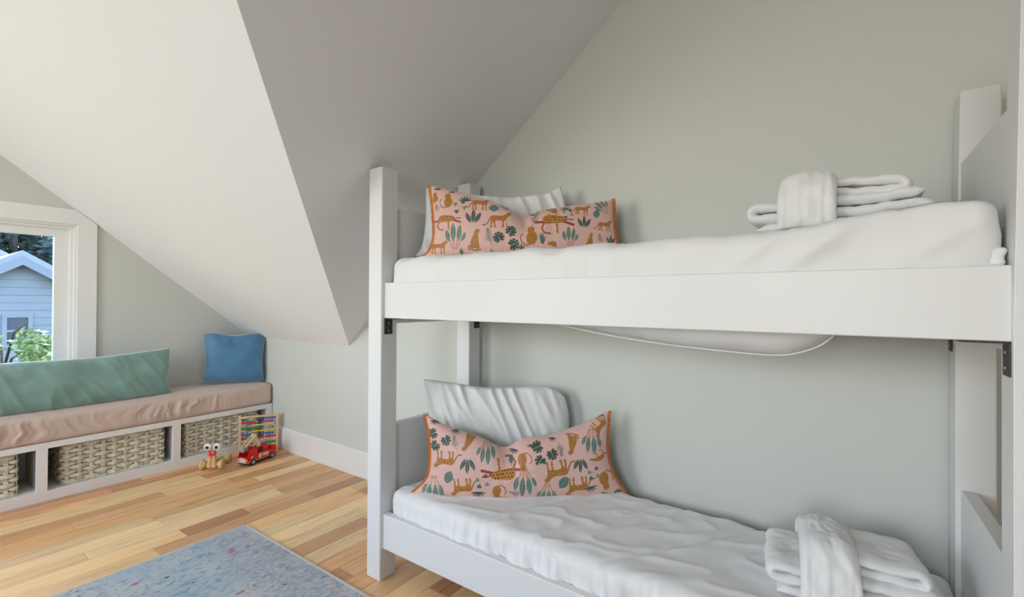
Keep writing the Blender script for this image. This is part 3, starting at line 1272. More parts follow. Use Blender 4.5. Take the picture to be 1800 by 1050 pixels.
# ------------------------------------------------------------------ white pillows
def white_pillow(name, label, A, B, lean, top_px, left_px, right_px, bot_px, T, K):
    A, B = Vector(A), Vector(B)
    ex = (B - A).normalized()
    back = Vector((0, 0, 1)).cross(ex).normalized()
    if back.dot(A - CAM) < 0:
        back = -back
    ey = (Vector((0, 0, 1)) * math.cos(lean) + back * math.sin(lean)).normalized()
    n = ex.cross(ey)
    L = lambda q: ((lambda d: (d.dot(ex), d.dot(ey)))(on_plane(q[0], q[1], A, n) - A))
    C = lambda l: [L(q) for q in l]

    def wr(s, t, g):
        x, y = g[0], g[1]
        w = .010 * nz(x * 5, y * 5, K)
        r = nz((x + .45 * y) * 17, (y - .3 * x) * 2.5, K + 3)
        w += .016 * (1 - abs(r)) ** 4 - .006
        w += .007 * nz((x + .3 * y) * 34, y * 6, K + 8)
        return w
    o, G = cushion(name, A, ex, ey, C(bot_px), C(top_px), C(left_px), C(right_px), T, 110, 70, 'white_linen', None, wr, None, .36, .04)
    return tag(o, label, 'pillow', 'white bed pillows')


white_pillow('pillow', 'white bed pillow standing behind the print cushion on the lower bunk', (1.535, 1.585, .39), (1.915, 1.05, .39), .02,
             [(745, 667), (790, 672), (850, 681), (910, 680), (950, 678), (975, 684), (992, 697)],
             [(758, 834), (756, 785), (753, 720), (745, 667)],
             [(997, 832), (1000, 785), (1000, 730), (992, 697)],
             [(758, 834), (850, 834), (997, 832)], .055, 4)
white_pillow('pillow', 'white bed pillow standing behind the print cushion on the upper bunk', (1.500, 1.588, 1.385), (1.915, 1.02, 1.385), .02,
             [(748, 330), (800, 338), (860, 346), (905, 347), (940, 343), (962, 340), (985, 327)],
             [(728, 452), (742, 430), (748, 380), (748, 330)],
             [(1008, 452), (1000, 400), (992, 350), (985, 327)],
             [(728, 452), (850, 450), (1008, 452)], .05, 14)


# ------------------------------------------------------------------ towels
def ribbon(name, path, thick, w_axis, p_axis, org, width, material, parent=None, K=0, amp=.004, nw=24, droop=0.):
    """thick cloth following a 2D path (p_axis, up); spread over width along w_axis; rounded selvedges"""
    f = pline(path)
    length = float(np.sum(np.linalg.norm(np.diff(np.array(path), axis=0), axis=1)))
    n = max(24, int(length / .006))
    P = f(np.linspace(0, 1, n + 1))
    w_axis, p_axis = Vector(w_axis), Vector(p_axis)
    org = Vector(org)
    up = Vector((0, 0, 1))
    vs, fs = [], []
    ring = 2 * (nw + 1)
    for i in range(n + 1):
        t = P[min(i + 1, n)] - P[max(i - 1, 0)]
        t /= np.linalg.norm(t) + 1e-9
        nn = np.array([-t[1], t[0]])
        endf = min(1, min(i, n - i) / 3. + .15)
        for side in (1, -1):
            rng = range(nw + 1) if side == 1 else range(nw, -1, -1)
            for j in rng:
                x = -1 + 2 * j / nw
                h = thick / 2 * (1 - abs(x) ** 10) ** .5 * endf
                h = max(h, thick * .06)
                wob = amp * nz(P[i][0] * 14 + K, x * 2.2, P[i][1] * 30) + amp * .6 * nz(P[i][0] * 40 + K, x * 7, 2)
                q = P[i] + nn * (h * side + wob)
                wx = x * width / 2 * (1 + .03 * nz(P[i][0] * 12 + K, P[i][1] * 40, 5))
                vs.append(org + p_axis * float(q[0]) + up * (float(q[1]) - droop * abs(x) ** 2.5 * min(1, max(0, float(q[1]) / .12))) + w_axis * wx)
    for i in range(n):
        for j in range(ring):
            j2 = (j + 1) % ring
            fs.append((i * ring + j, i * ring + j2, (i + 1) * ring + j2, (i + 1) * ring + j))
    fs.append(tuple(range(ring))[::-1])
    fs.append(tuple(n * ring + j for j in range(ring)))
    return from_py(name, vs, fs, material, parent, True)


def serpentine(x0, x1, z0, layers, th, curl=0):
    """zig-zag of folded layers from x0 to x1, starting at height z0"""
    pts = []
    z = z0 + th / 2
    for k in range(layers):
        a, b = (x0, x1) if k % 2 == 0 else (x1, x0)
        m = th * .5 * (1 if b > a else -1)
        sag_ = lambda t: z
        for t in np.linspace(0, 1, 7):
            x = (a + m) * (1 - t) + (b - m) * t
            pts.append((x, z + curl * (((x - x0) / (x1 - x0)) ** 2)))
        if k < layers - 1:
            pts.append((b, z + th * .5 + curl * (((b - x0) / (x1 - x0)) ** 2)))
        z += th * 1.02
    return pts


def towel_stack(base, which, turn, bunk):
    """folded bath towel, folded hand towel and a face cloth wrapped over both. local p axis runs down the bed."""
    base = Vector(base)
    c, s = math.cos(turn), math.sin(turn)
    p = Vector((s, -c, 0))            # towards the foot of the bed
    w = Vector((c, s, 0))             # towards the wall
    grp = 'folded white towels on the bunks'
    o = ribbon('bath_towel', serpentine(-.195, .195, 0, 3, .030, .004), .0285, w, p, base, .25, 'white_terry', None, which * 3.1, .006)
    tag(o, 'white bath towel folded flat at the bottom of the towel stack on the %s bunk' % bunk, 'towel', grp)
    o = ribbon('hand_towel', serpentine(-.115, .150, .091, 2, .026, -.012), .025, w, p, base + w * .004, .215, 'white_terry', None, which * 5.7, .006)
    tag(o, 'white hand towel folded in two on top of the bath towel on the %s bunk' % bunk, 'towel', grp)
    # face cloth: over the top, hanging down the front of the stack
    wp = [(-.150, .010), (-.150, .04), (-.148, .08), (-.138, .118), (-.105, .152), (-.05, .163), (.0, .164), (.05, .160), (.09, .150), (.118, .120), (.130, .09)]
    o = ribbon('face_cloth', wp, .024, p, w, base + p * -.058, .135, 'white_terry', None, which * 7.9, .008, droop=.022)
    tag(o, 'white face cloth draped over the front of the towel stack on the %s bunk' % bunk, 'towel', grp)


towel_stack((1.60, .015, 1.392), 1, -.05, 'upper')
towel_stack((1.635, -.015, .386), 2, .12, 'lower')

# ------------------------------------------------------------------ window seat
VBN = 3.849
bench = thing('window_bench', 'white built-in window seat with open cubbies under the window', 'bench', (.7, 4.04, 0))
BL = -.72
stiles = [(BL, BL + .049), (-.045, .004), (.619, .668), (1.301, 1.350), (1.955, 2.0)]
for a, b in stiles:
    box('stile', (a, VBN, .058), (b, VBN + .02, .312), 'bench_paint', bench, .0015)
    box('divider', (a + .012, VBN + .018, .0), (b - .012, VW - .004, .335), 'bench_paint', bench, .001)
box('top_rail', (BL, VBN, .311), (2.0, VBN + .02, .348), 'bench_paint', bench, .0015)
box('bottom_rail', (BL, VBN, 0), (2.0, VBN + .02, .060), 'bench_paint', bench, .0015)
box('seat_board', (BL, VBN + .018, .328), (2.0, VW - .002, .347), 'bench_paint', bench, .001)
box('cubby_floor', (BL, VBN + .018, .04), (2.0, VW - .002, .058), 'bench_paint', bench, .001)
box('back_panel', (BL, VW - .012, .0), (2.0, VW - .001, .34), 'bench_paint', bench, 0)


def bench_disp(p, n):
    o = Vector((0, 0, 0))
    u, v, z = p
    if n.z > .4:
        back = max(0, min(1, (v - 3.85) / .2))
        o.z += .010 * back + .004 * nz(u * 4, v * 6, 2) + .003 * (1 - abs(nz(u * 12 + v * 4, v * 6, 5))) ** 5
    if n.y < -.4:
        dens = max(0, min(1, .55 + 1.3 * nz(u * 1.7, 3, 1))) * (1 if u < 1.45 else .35)
        x = u * 11 + 1.2 * nz(u * 3, z * 6, 4) + .25 * nz(z * 20, u * 5, 2)
        g = (1 - abs(nz(x, z * 2.2, 7))) ** 4 + .5 * (1 - abs(nz(x * 2.3 + 5, z * 3, 3))) ** 5
        o.y -= .027 * (g - .4) * dens * max(.15, min(1, (.50 - z) / .04)) * max(.35, min(1, (z - .35) / .05))
        o.y -= .004
    return o


seat = softbox('seat_cushion', (BL, 3.842, .3475), (2.000, 4.236, .512), .032, (340, 30, 22), 'bench_fabric', None, bench_disp)
tag(seat, 'beige fabric seat cushion running the length of the window bench', 'seat cushion')

# bolster pillow leaning against the window
BV = 3.985
org = Vector((0, BV, .512))
ey = Vector((0, math.sin(.22), math.cos(.22)))
nb = Vector((1, 0, 0)).cross(ey)
Lb = lambda q: ((lambda d: (d.x, d.dot(ey)))(on_plane(q[0], q[1], org, nb) - org))
tr, br = Lb((298, 612)), Lb((304, 683))
mid = Lb((200, 626))


def bol_wr(s, t, g):
    x, y = g
    w = .012 * nz(x * 5, y * 6, 1)
    w += .009 * (1 - abs(nz((x + .5 * y) * 10, y * 4, 6))) ** 4
    return w


bol, _ = cushion('bolster_pillow', org, (1, 0, 0), ey,
                 [(-.12, .0), (.5, .0), (1.0, .0), (br[0], .0)],
                 [(-.10, .29), (.2, .285)] + [Lb(q) for q in ((0, 641), (60, 637), (120, 633), (180, 628), (240, 620))] + [tr],
                 [(-.12, .0), (-.09, .15), (-.10, .30)],
                 [(br[0], .0), (br[0] - .035, .10), (tr[0] - .012, .2), tr], .085, 150, 44, 'green_velvet', None, bol_wr, None, .40, .075)
tag(bol, 'long sage green velvet bolster pillow on the window seat', 'pillow')

# blue cushion in the corner
A = Vector((1.575, 4.115, .515)); B = Vector((1.950, 3.965, .515))
exb = (B - A).normalized()
bk = Vector((0, 0, 1)).cross(exb).normalized()
if bk.dot(A - CAM) < 0:
    bk = -bk
eyb = (Vector((0, 0, 1)) * math.cos(.06) + bk * math.sin(.06)).normalized()
nbb = exb.cross(eyb)
Lq = lambda q: ((lambda d: (d.dot(exb), d.dot(eyb)))(on_plane(q[0], q[1], A, nbb) - A))
Cq = lambda l: [Lq(q) for q in l]


def blue_wr(s, t, g):
    ed = min(s, 1 - s, t, 1 - t)
    w = .008 * nz(g[0] * 7, g[1] * 7, 5)
    w += .010 * nz((g[0] + .2 * g[1]) * 26, g[1] * 4, 2) * max(0, 1 - (1 - t) / .3)
    w += .008 * nz(g[1] * 26, g[0] * 4, 6) * max(0, 1 - (1 - s) / .25)
    return w


blu, _ = cushion('throw_cushion', A, exb, eyb, Cq([(357, 670), (410, 672), (464, 670)]),
                 Cq([(358, 588), (375, 585), (410, 590), (450, 586), (467, 595)]),
                 Cq([(357, 670), (361, 630), (358, 588)]), Cq([(464, 670), (462, 630), (467, 595)]),
                 .075, 90, 80, 'blue_velvet', None, blue_wr, None, .36, .06)
tag(blu, 'square blue velvet cushion in the corner of the window seat', 'cushion')

# ------------------------------------------------------------------ baskets
BW, BD, BH = .520, .30, .244
NR = 9
PITCH = .058


def perim(t, grow=0.):
    """rounded-rectangle outline centred on the origin; returns position and outward normal"""
    w, d, r = BW / 2, BD / 2, .018
    segs = [(2 * (w - r), 'b'), (math.pi * r / 2, 'c0'), (2 * (d - r), 'r'), (math.pi * r / 2, 'c1'),
            (2 * (w - r), 't'), (math.pi * r / 2, 'c2'), (2 * (d - r), 'l'), (math.pi * r / 2, 'c3')]
    tot = sum(s for s, _ in segs)
    x = (t % 1) * tot
    for s, k in segs:
        if x <= s:
            break
        x -= s
    if k == 'b':
        p, n = (-w + r + x, -d), (0, -1)
    elif k == 'r':
        p, n = (w, -d + r + x), (1, 0)
    elif k == 't':
        p, n = (w - r - x, d), (0, 1)
    elif k == 'l':
        p, n = (-w, d - r - x), (-1, 0)
    else:
        c = {'c0': (w - r, -d + r, -90), 'c1': (w - r, d - r, 0), 'c2': (-w + r, d - r, 90), 'c3': (-w + r, -d + r, 180)}[k]
        a = math.radians(c[2]) + x / r
        n = (math.cos(a), math.sin(a))
        p = (c[0] + n[0] * r, c[1] + n[1] * r)
    return Vector((p[0] + n[0] * grow, p[1] + n[1] * grow, 0)), Vector((n[0], n[1], 0)), tot


TOT = perim(0)[2]
NST = 2 * round(TOT / PITCH / 2)


def weft_mesh(phase, seed):
    rr = random.Random(seed)
    parts = []
    for fi in range(4):
        zc = (fi - 1.5) * .0058
        path = []
        N = 340
        ph = rr.uniform(0, 9)
        for i in range(N):
            t = i / N
            wv = math.cos(math.pi * (t * NST + phase))
            p, n, _ = perim(t, (.0085 * wv - .001) + .0014 * nz(t * 60, ph, 1))
            path.append(p + Vector((0, 0, zc * (1 - .18 * (1 - wv) * .5) + .0014 * nz(t * 45, ph, 4))))
        parts.append(tube_data(path, .0033, 5, True))
    V, F_ = merge(parts)
    me = bpy.data.meshes.new('weft')
    me.from_pydata([tuple(v) for v in V], [], F_)
    me.polygons.foreach_set('use_smooth', [True] * len(me.polygons))
    me.materials.append(MATS['rattan'])
    return me


WEFT = [weft_mesh(0, 1), weft_mesh(1, 2)]


def stake_mesh():
    parts = []
    for i in range(4):
        x = (i - 1.5) * .0048
        path = []
        for j in range(NR * 4 + 1):
            z = .004 + (BH - .012) * j / (NR * 4)
            row = (z - .012) / (BH - .02) * NR
            path.append(Vector((x + .001 * nz(z * 40, i, 2), -.0045 * math.cos(math.pi * (row - .5)), z)))
        parts.append(tube_data(path, .0028, 5))
    V, F_ = merge(parts)
    me = bpy.data.meshes.new('stake')
    me.from_pydata([tuple(v) for v in V], [], F_)
    me.polygons.foreach_set('use_smooth', [True] * len(me.polygons))
    me.materials.append(MATS['rattan'])
    return me


STAKE = stake_mesh()


def rim_mesh():
    parts = []
    for a in (0, .5):
        path = []
        for i in range(240):
            t = i / 240
            th = 2 * math.pi * (t * 46 + a)
            p, n, _ = perim(t, .003 * math.cos(th))
            path.append(p + Vector((0, 0, .003 * math.sin(th))))
        parts.append(tube_data(path, .0042, 5, True))
    V, F_ = merge(parts)
    me = bpy.data.meshes.new('rim')
    me.from_pydata([tuple(v) for v in V], [], F_)
    me.polygons.foreach_set('use_smooth', [True] * len(me.polygons))
    me.materials.append(MATS['rattan'])
    return me


RIM = rim_mesh()


def basket(u, label):
    base = Vector((u, 3.895 + BD / 2, .0585))
    t = thing('storage_basket', label, 'basket', base, 'woven baskets under the window seat')

    def put(name, me, loc, rz=0):
        o = bpy.data.objects.new(name, me)
        COL.objects.link(o)
        o.parent = t
        o.location = loc
        o.rotation_euler = (0, 0, rz)
        return o
    bm = bmesh.new()
    w, d = BW / 2 - .010, BD / 2 - .010
    bm_box(bm, (-w, -d, .004), (w, d, .012))
    for (a, b) in (((-w, -d, .004), (w, -d + .003, BH - .006)), ((-w, d - .003, .004), (w, d, BH - .006)),
                   ((-w, -d, .004), (-w + .003, d, BH - .006)), ((w - .003, -d, .004), (w, d, BH - .006))):
        bm_box(bm, a, b)
    bmesh.ops.recalc_face_normals(bm, faces=bm.faces)
    me = bpy.data.meshes.new('liner'); bm.to_mesh(me); bm.free()
    me.materials.append(MATS['rattan_liner'])
    put('liner', me, (0, 0, 0))
    hh = (BH - .012) / NR
    for k in range(NR):
        put('weft', WEFT[k % 2], (0, 0, .008 + hh * (k + .5)))
    put('rim', RIM, (0, 0, BH - .002))
    put('rim', RIM, (0, 0, .006))
    for i in range(NST):
        p, n, _ = perim(i / NST, 0)
        o = put('stake', STAKE, p, math.atan2(n.y, n.x) + math.pi / 2)


basket(.285, 'woven rattan basket farthest from the sage wall in the bench cubbies')
basket(1.002, 'woven rattan basket in the middle cubby of the bench')
basket(1.648, 'woven rattan basket in the bench cubby behind the abacus')

# ------------------------------------------------------------------ rug
rug = thing('area_rug', 'faded blue and grey patterned rug on the wooden floor', 'rug', (.2, 1.4, 0))


def rug_mesh():
    bm = bmesh.new()
    bm_box(bm, (-.75, .25, .0002), (1.198, 2.578, .008), 0)
    from_bm('pile', bm, 'faded_rug', rug)
    bm = bmesh.new()
    a, b = (-.762, .238), (1.210, 2.590)
    w = .014
    for (p, q) in (((a[0], b[1] - w), b), (a, (b[0], a[1] + w)), (a, (a[0] + w, b[1])), ((b[0] - w, a[1]), b)):
        bm_box(bm, (p[0], p[1], .0001), (q[0], q[1], .0095), .003, 2)
    from_bm('bound_edge', bm, 'rug_binding', rug)


rug_mesh()

# ------------------------------------------------------------------ toys
# abacus
AL, AR = Vector((1.722, 3.790, 0)), Vector((1.950, 3.672, 0))
ax = (AR - AL).normalized()
an = Vector((ax.y, -ax.x, 0))
ab = thing('abacus', 'wooden abacus with rows of coloured beads behind the toy fire engine', 'abacus', (AL + AR) / 2)


def obox(name, c, ex_, ey_, ez_, sx, sy, sz, material, parent, bev=.002):
    """box oriented along ex/ey/ez with centre c"""
    bm = bmesh.new()
    bm_box(bm, (-sx / 2, -sy / 2, -sz / 2), (sx / 2, sy / 2, sz / 2), bev)
    M = Matrix((ex_, ey_, ez_)).transposed()
    for v in bm.verts:
        v.co = M @ v.co + Vector(c)
    return from_bm(name, bm, material, parent)


Z = Vector((0, 0, 1))
HA = .305
for P in (AL, AR):
    obox('upright', P + Z * (HA / 2 + .008), ax, an, Z, .017, .017, HA - .016, 'toy_wood', ab)
    obox('foot', P + Z * .009, ax, an, Z, .02, .10, .018, 'toy_wood', ab, .004)
obox('crossbar', (AL + AR) / 2 + Z * (HA - .016), ax, an, Z, (AR - AL).length, .013, .014, 'toy_wood', ab)
obox('crossbar', (AL + AR) / 2 + Z * .030, ax, an, Z, (AR - AL).length, .013, .014, 'toy_wood', ab)
bead_bm = bmesh.new()
bmesh.ops.create_uvsphere(bead_bm, u_segments=10, v_segments=7, radius=1)
BEADS = {}
for nm in ('bead_blue', 'bead_red', 'bead_natural', 'bead_green', 'bead_yellow'):
    me = bpy.data.meshes.new(nm)
    b2 = bead_bm.copy()
    for v in b2.verts:
        v.co = Vector((v.co.x * .0075, v.co.y * .0095, v.co.z * .0095))
    b2.to_mesh(me); b2.free()
    me.materials.append(MATS[nm])
    me.polygons.foreach_set('use_smooth', [True] * len(me.polygons))
    BEADS[nm] = me
bead_bm.free()
order = ['bead_blue', 'bead_red', 'bead_natural', 'bead_green', 'bead_yellow'] * 2
layout = [(2, 8, .0), (6, 4, .06), (1, 9, .05), (9, 1, .05), (0, 10, 0), (5, 5, .05), (2, 8, 0), (3, 7, 0), (5, 5, 0), (6, 4, 0)]
LEN = (AR - AL).length - .017
rz = math.atan2(ax.y, ax.x)
for r in range(10):
    z = HA - .036 - r * .0236
    a = AL + ax * .0085 + Z * z
    b = AR - ax * .0085 + Z * z
    rod = tube('rod', [a, b], .0018, 'wire', ab, 6)
    nl, nr, gap = layout[r]
    pos = [.009 + i * .0155 for i in range(nl)] + [LEN - .009 - i * .0155 - (gap * .3) for i in range(nr)]
    for q in pos:
        o = bpy.data.objects.new('bead', BEADS[order[r]])
        COL.objects.link(o)
        o.parent = rod
        o.location = a + ax * q
        o.rotation_euler = (0, 0, rz)

# toy fire engine: local x forwards, y to its left
TF = Vector((-.955, -.297, 0)).normalized()
TL = Z.cross(TF)
T0 = Vector((1.745, 3.560, 0))          # centre on the floor
tk = thing('toy_fire_engine', 'red toy fire engine with pale wooden crane arm on the floor', 'toy truck', T0)


def tp(x, y, z):
    return T0 + TF * x + TL * y + Z * z


def tprism(name, prof, y0, y1, material, parent, bev=.004):
    """side profile (x, z) extruded across the truck"""
    bm = bmesh.new()
    A_ = [bm.verts.new(tp(x, y0, z)) for x, z in prof]
    B_ = [bm.verts.new(tp(x, y1, z)) for x, z in prof]
    bm.faces.new(A_); bm.faces.new(B_[::-1])
    for i in range(len(prof)):
        j = (i + 1) % len(prof)
        bm.faces.new((A_[i], B_[i], B_[j], A_[j]))
    bmesh.ops.recalc_face_normals(bm, faces=bm.faces)
    if bev:
        bmesh.ops.bevel(bm, geom=[e for e in bm.edges if len(e.link_faces) == 2 and e.calc_face_angle(0) > .3], offset=bev, segments=2, affect='EDGES')
    return from_bm(name, bm, material, parent)


def tbox(name, a, b, material, parent, bev=.003):
    return tprism(name, [(a[0], a[2]), (b[0], a[2]), (b[0], b[2]), (a[0], b[2])], a[1], b[1], material, parent, bev)


hw = .048
tbox('chassis', (-.130, -hw, .012), (.128, hw, .026), 'black_rubber', tk, .003)
tbox('bumper_stripe', (-.132, -hw - .0015, .024), (.130, hw + .0015, .034), 'orange_plastic', tk, .003)
tbox('body', (-.132, -hw, .033), (.050, hw, .072), 'red_plastic', tk, .006)
tbox('body', (-.132, -hw, .066), (-.088, hw, .088), 'red_plastic', tk, .006)
# open cab: two side walls with sloping windscreen line, back wall and nose
for y in (-hw, hw - .008):
    tprism('cab_side', [(.130, .033), (.130, .066), (.112, .112), (.098, .122), (.046, .122), (.046, .033)], y, y + .008, 'red_plastic', tk, .003)
tbox('cab_back', (.044, -hw, .033), (.054, hw, .122), 'red_plastic', tk, .003)
tbox('nose', (.112, -hw, .033), (.132, hw, .066), 'red_plastic', tk, .005)
tbox('cab_floor', (.05, -hw + .004, .033), (.118, hw - .004, .045), 'red_plastic', tk, .002)
tbox('grille', (.1315, -.024, .036), (.1335, .024, .060), 'pale_sticker', tk, .0006)
for y in (-.036, .036):
    lathe('headlight', [(0, .007), (.002, .0065), (.003, .003)], tp(.1315, y, .046), TF, 'eye_white', tk, 12)
tbox('number_plate', (.1325, -.036, .026), (.1345, .036, .036), 'pale_sticker', tk, .0006)
# side stickers
for sgn in (-1, 1):
    y = sgn * hw
    ya, yb = sorted((y, y + sgn * .0012))
    tbox('sticker', (-.055, ya, .042), (.000, yb, .064), 'pale_sticker', tk, .0004)
    st = tbox('sticker', (.010, ya, .038), (.036, yb, .068), 'eye_white', tk, .0004)
    for i in range(3):
        for j in range(2):
            tbox('sticker_print', (.013 + j * .012, ya - .0004, .042 + i * .009), (.021 + j * .012, yb + .0004, .047 + i * .009), 'hub_grey', tk, 0)
    tprism('star_badge', [(.094 + (.011 if k % 2 == 0 else .005) * math.cos(k * math.pi / 5 + .3), .060 + (.011 if k % 2 == 0 else .005) * math.sin(k * math.pi / 5 + .3)) for k in range(10)], ya, yb, 'yellow_plastic', tk, 0)
for x in (-.085, .085):
    for sgn in (-1, 1):
        y = sgn * (hw - .008)
        wl = lathe('wheel', [(0, .018), (.002, .022), (.010, .0225), (.013, .020)], tp(x, y, .0225), TL * sgn, 'black_rubber', tk, 22)
        lathe('hub', [(0, .013), (.002, .0125), (.003, .008)], tp(x, y + sgn * .0125, .0225), TL * sgn, 'hub_grey', wl, 16)
# crane: red turntable hump, black pivot, two pale arms, grey grab
tprism('crane_mount', [(-.088, .066), (.010, .066), (.000, .098), (-.018, .118), (-.045, .124), (-.070, .112)], -.026, .026, 'red_plastic', tk, .005)
lathe('pivot', [(0, .016), (.006, .016), (.008, .012)], tp(-.006, .024, .094), TL, 'black_rubber', tk, 16)
lathe('pivot', [(0, .016), (.006, .016), (.008, .012)], tp(-.006, -.024, .094), -TL, 'black_rubber', tk, 16)


def arm(name, p, q, w0, w1, y0, y1, parent):
    d = Vector((q[0] - p[0], q[1] - p[1])).normalized()
    n_ = Vector((-d.y, d.x))
    pr = [(p[0] - d.x * .01 + n_.x * w0, p[1] - d.y * .01 + n_.y * w0), (q[0] + d.x * .012 + n_.x * w1, q[1] + d.y * .012 + n_.y * w1),
          (q[0] + d.x * .012 - n_.x * w1, q[1] + d.y * .012 - n_.y * w1), (p[0] - d.x * .01 - n_.x * w0, p[1] - d.y * .01 - n_.y * w0)]
    return tprism(name, pr, y0, y1, 'toy_wood_pale', parent, .004)


arm('crane_arm', (-.012, .108), (.040, .196), .014, .014, -.013, .013, tk)
arm('crane_arm', (.036, .198), (.118, .142), .011, .009, -.020, -.011, tk)
arm('crane_arm', (.036, .198), (.118, .142), .011, .009, .011, .020, tk)
tprism('grab', [(.100, .148), (.118, .152), (.136, .146), (.142, .128), (.138, .104), (.128, .098), (.126, .116), (.112, .118), (.108, .100), (.098, .104), (.096, .130)], -.017, .017, 'grey_plastic', tk, .004)

# wooden pull-along bug
BF = Vector((-.72, -.69, 0)).normalized()      # it faces into the room
BLf = Z.cross(BF)
B0 = Vector((1.500, 3.665, 0))
bug = thing('pull_along_toy', 'wooden pull-along bug with big round eyes and lime green axles', 'pull toy', B0)


def bp_(x, y, z):
    return B0 + BF * x + BLf * y + Z * z


rw = .036
for (x, wy, r) in ((.045, .062, .036), (-.085, .055, .033)):
    axl = tube('axle', [bp_(x, -wy, r), bp_(x, wy, r)], .013, 'lime_paint', bug, 14)
    for sgn in (-1, 1):
        lathe('wheel', [(0, r * .62), (.006, r * .62), (.014, r * .78), (.020, r), (.030, r), (.033, r * .9)], bp_(x, sgn * (wy - .022), r), BLf * sgn, 'toy_wood', bug, 22)


def bprism(name, prof, y0, y1, material, parent, bev=.004):
    bm = bmesh.new()
    A_ = [bm.verts.new(bp_(x, y0, z)) for x, z in prof]
    B_ = [bm.verts.new(bp_(x, y1, z)) for x, z in prof]
    bm.faces.new(A_); bm.faces.new(B_[::-1])
    for i in range(len(prof)):
        j = (i + 1) % len(prof)
        bm.faces.new((A_[i], B_[i], B_[j], A_[j]))
    bmesh.ops.recalc_face_normals(bm, faces=bm.faces)
    bmesh.ops.bevel(bm, geom=[e for e in bm.edges if len(e.link_faces) == 2 and e.calc_face_angle(0) > .3], offset=bev, segments=2, affect='EDGES')
    return from_bm(name, bm, material, parent)


bprism('body', [(-.10, .022), (-.10, .050), (.02, .056), (.02, .022)], -.012, .012, 'toy_wood', bug)
# head block: wide at the base, narrowing to a coral top
bm = bmesh.new()
lo = [bm.verts.new(bp_(x, y, .018)) for x, y in ((.030, -.030), (.066, -.030), (.066, .030), (.030, .030))]
hi = [bm.verts.new(bp_(x, y, .104)) for x, y in ((.036, -.020), (.060, -.020), (.060, .020), (.036, .020))]
bm.faces.new(lo[::-1]); bm.faces.new(hi)
for i in range(4):
    bm.faces.new((lo[i], lo[(i + 1) % 4], hi[(i + 1) % 4], hi[i]))
bmesh.ops.recalc_face_normals(bm, faces=bm.faces)
bmesh.ops.bevel(bm, geom=list(bm.edges), offset=.004, segments=2, affect='EDGES')
from_bm('head', bm, 'toy_wood', bug)
bprism('collar', [(.032, .100), (.064, .100), (.062, .128), (.034, .128)], -.025, .025, 'coral_paint', bug, .005)
for sgn in (-1, 1):
    tube('eye_stalk', [bp_(.048, sgn * .014, .122), bp_(.046, sgn * .026, .150)], .006, 'coral_paint', bug, 8)
    c = bp_(.046, sgn * .030, .160)
    ey_ = lathe('eye', [(0, .006), (.001, .016), (.006, .0235), (.012, .025), (.018, .0235), (.022, .016), (.023, .005)], c - BF * .012, BF, 'eye_white', bug, 20)
    lathe('pupil', [(0, .0125), (.0016, .012), (.0022, .006)], c + BF * .0098 - Z * .002, BF, 'black_rubber', ey_, 16)
pth = [bp_(.062, -.004, .118), bp_(.070, .004, .105), bp_(.068, .002, .08), bp_(.075, -.004, .05), bp_(.078, .003, .02), bp_(.085, .0, .004), bp_(.095, .006, .003)]
tube('pull_string', pth, .0022, 'string_red', bug, 6)
for k in range(3):
    a_ = k * 2.1
    tube('string_bow', [bp_(.066, 0, .112), bp_(.072, .014 * math.cos(a_), .112 + .012 * math.sin(a_)), bp_(.068, .022 * math.cos(a_), .110 + .018 * math.sin(a_))], .0022, 'string_red', bug, 6)

# ------------------------------------------------------------------ outside
GZ = -3.3
ground = struct(box('ground_outside', (-25, VW + .6, GZ - .2), (40, 60, GZ), 'lawn', None, 0))


def gable_house(name, label, v, u_apex, h_apex, half, pitch, depth, over, with_window):
    t = thing(name, label, 'house', (u_apex, v + depth / 2, GZ))
    he = h_apex - half * pitch
    prism('wall', [(u_apex - half, GZ), (u_apex + half, GZ), (u_apex + half, he), (u_apex, h_apex), (u_apex - half, he)], 1, v, v + depth, 'house_siding', t)
    for s in (-1, 1):
        e = half + over
        th = .14
        prism('roof_slope', [(u_apex, h_apex), (u_apex + s * e, h_apex - e * pitch), (u_apex + s * e, h_apex - e * pitch + th), (u_apex, h_apex + th)], 1, v - .25, v + depth + .2, 'house_roof', t)
        prism('rake_board', [(u_apex, h_apex - .16), (u_apex + s * e, h_apex - e * pitch - .16), (u_apex + s * e, h_apex - e * pitch + .02), (u_apex, h_apex + .02)], 1, v - .28, v - .22, 'house_trim', t)
    if with_window:
        a, b = with_window
        fr = bmesh.new()
        w = .07
        for (x0, x1, z0, z1) in ((a[0] - w, a[0], a[1] - w, b[1] + w), (b[0], b[0] + w, a[1] - w, b[1] + w), (a[0], b[0], b[1], b[1] + w), (a[0], b[0], a[1] - w, a[1]),
                                 (a[0], b[0], (a[1] + b[1]) / 2 - .02, (a[1] + b[1]) / 2 + .02)):
            bm_box(fr, (x0, v - .05, z0), (x1, v + .01, z1))
        f_ = from_bm('window_frame', fr, 'house_trim', t)
        box('window_pane', (a[0], v - .02, a[1]), (b[0], v + .005, b[1]), 'house_glass', f_, 0)
    # horizontal lap siding boards
    z = GZ + .1
    while z < h_apex - .35:
        hwid = half - .01 if z < he else (h_apex - z) / pitch - .25
        if hwid > .2:
            box('siding_board', (u_apex - hwid, v - .018, z), (u_apex + hwid, v + .002, z + .15), 'house_siding', t, 0)
        z += .16
    return t


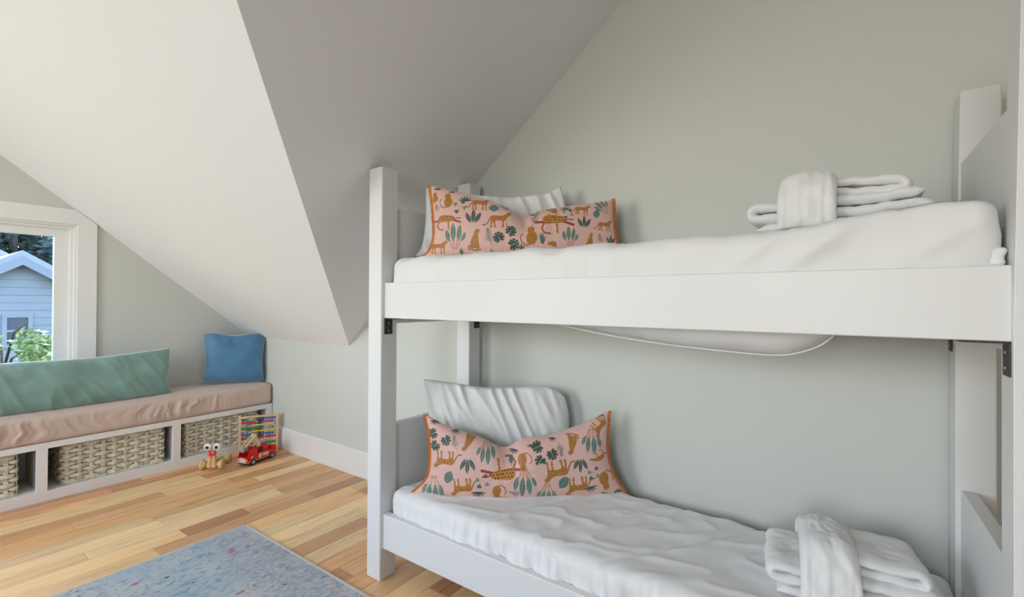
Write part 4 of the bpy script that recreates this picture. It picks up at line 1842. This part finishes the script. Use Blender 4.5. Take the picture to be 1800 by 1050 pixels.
ap = at(36, 453, 1, 14.0)
wa, wb = at(11, 606, 1, 14.0), at(49, 558, 1, 14.0)
gable_house('neighbour_house', 'blue-grey neighbouring house with a front gable and small window', 14.0, ap.x, ap.z, 2.3, .66, 7, .25,
            ((wa.x, wa.z), (wb.x, wb.z)))
b1 = at(0, 434, 1, 18.0)
gable_house('neighbour_house', 'taller blue-grey house roof rising behind the front gable', 21.5, b1.x - 1.1, b1.z + .95, 5.2, .62, 6, .3, None)


def foliage(name, centres, n, size, seed):
    rr = random.Random(seed)
    vs, fs = [], []
    for i in range(n):
        c, r = rr.choice(centres)
        while True:
            d = Vector((rr.uniform(-1, 1), rr.uniform(-1, 1), rr.uniform(-1, 1)))
            if d.length <= 1:
                break
        d = d * (.55 + .45 * rr.random())
        p = Vector(c) + Vector((d.x * r[0], d.y * r[1], d.z * r[2]))
        a = Vector((rr.gauss(0, 1), rr.gauss(0, 1), rr.gauss(0, .6))).normalized()
        b = a.cross(Vector((rr.gauss(0, 1), rr.gauss(0, 1), rr.gauss(0, 1)))).normalized()
        s = size * rr.uniform(.6, 1.3)
        o = len(vs)
        vs += [p - a * s, p + b * s * .45, p + a * s, p - b * s * .45]
        fs.append((o, o + 1, o + 2, o + 3))
    return vs, fs


def tree(name, label, base, height, crown, n, size, leafm, seed, group=None, tw=.025):
    t = thing(name, label, 'tree' if height > 3.5 else 'shrub', base, group)
    base = Vector(base)
    rr = random.Random(seed)
    top = base + Vector((0, 0, height))
    parts = [tube_data([base, base.lerp(top, .35) + Vector((.05, .03, 0)), base.lerp(top, .75)], [height * tw, height * tw * .7, height * tw * .25], 8)]
    for k in range(7):
        p = base.lerp(top, .25 + .07 * k)
        a_ = rr.uniform(0, 6.28)
        q = p + Vector((math.cos(a_) * crown[0] * .7, math.sin(a_) * crown[1] * .7, height * .14))
        parts.append(tube_data([p, p.lerp(q, .5) + Vector((0, 0, .05 * height)), q], [height * tw * .36, height * tw * .24, height * tw * .08], 6))
    V, F_ = merge(parts)
    from_py('trunk', V, F_, 'bark', t, True)
    cs = []
    for k in range(16):
        d = Vector((rr.uniform(-1, 1), rr.uniform(-1, 1), rr.uniform(-1, 1)))
        cs.append(((base.x + d.x * crown[0] * .7, base.y + d.y * crown[1] * .7, base.z + height * .62 + d.z * crown[2] * .7),
                   (crown[0] * .38, crown[1] * .38, crown[2] * .32)))
    V, F_ = foliage('foliage', cs, n, size, seed + 1)
    o = from_py('foliage', V, F_, leafm, t)
    o['kind'] = 'stuff'
    return t


tree('garden_tree', 'dark leafy tree rising behind the neighbouring houses', (4.2, 31.5, GZ), 13, (3.0, 3, 6.5), 20000, .21, 'leaf_dark', 3)
sb = at(12, 625, 1, 9.2)
tree('young_tree', 'bright green young tree just outside the window', (sb.x - .05, 9.2, GZ), sb.z - GZ + 1.40, (.72, .6, 1.0), 7500, .05, 'leaf_bright', 21, None, .010)
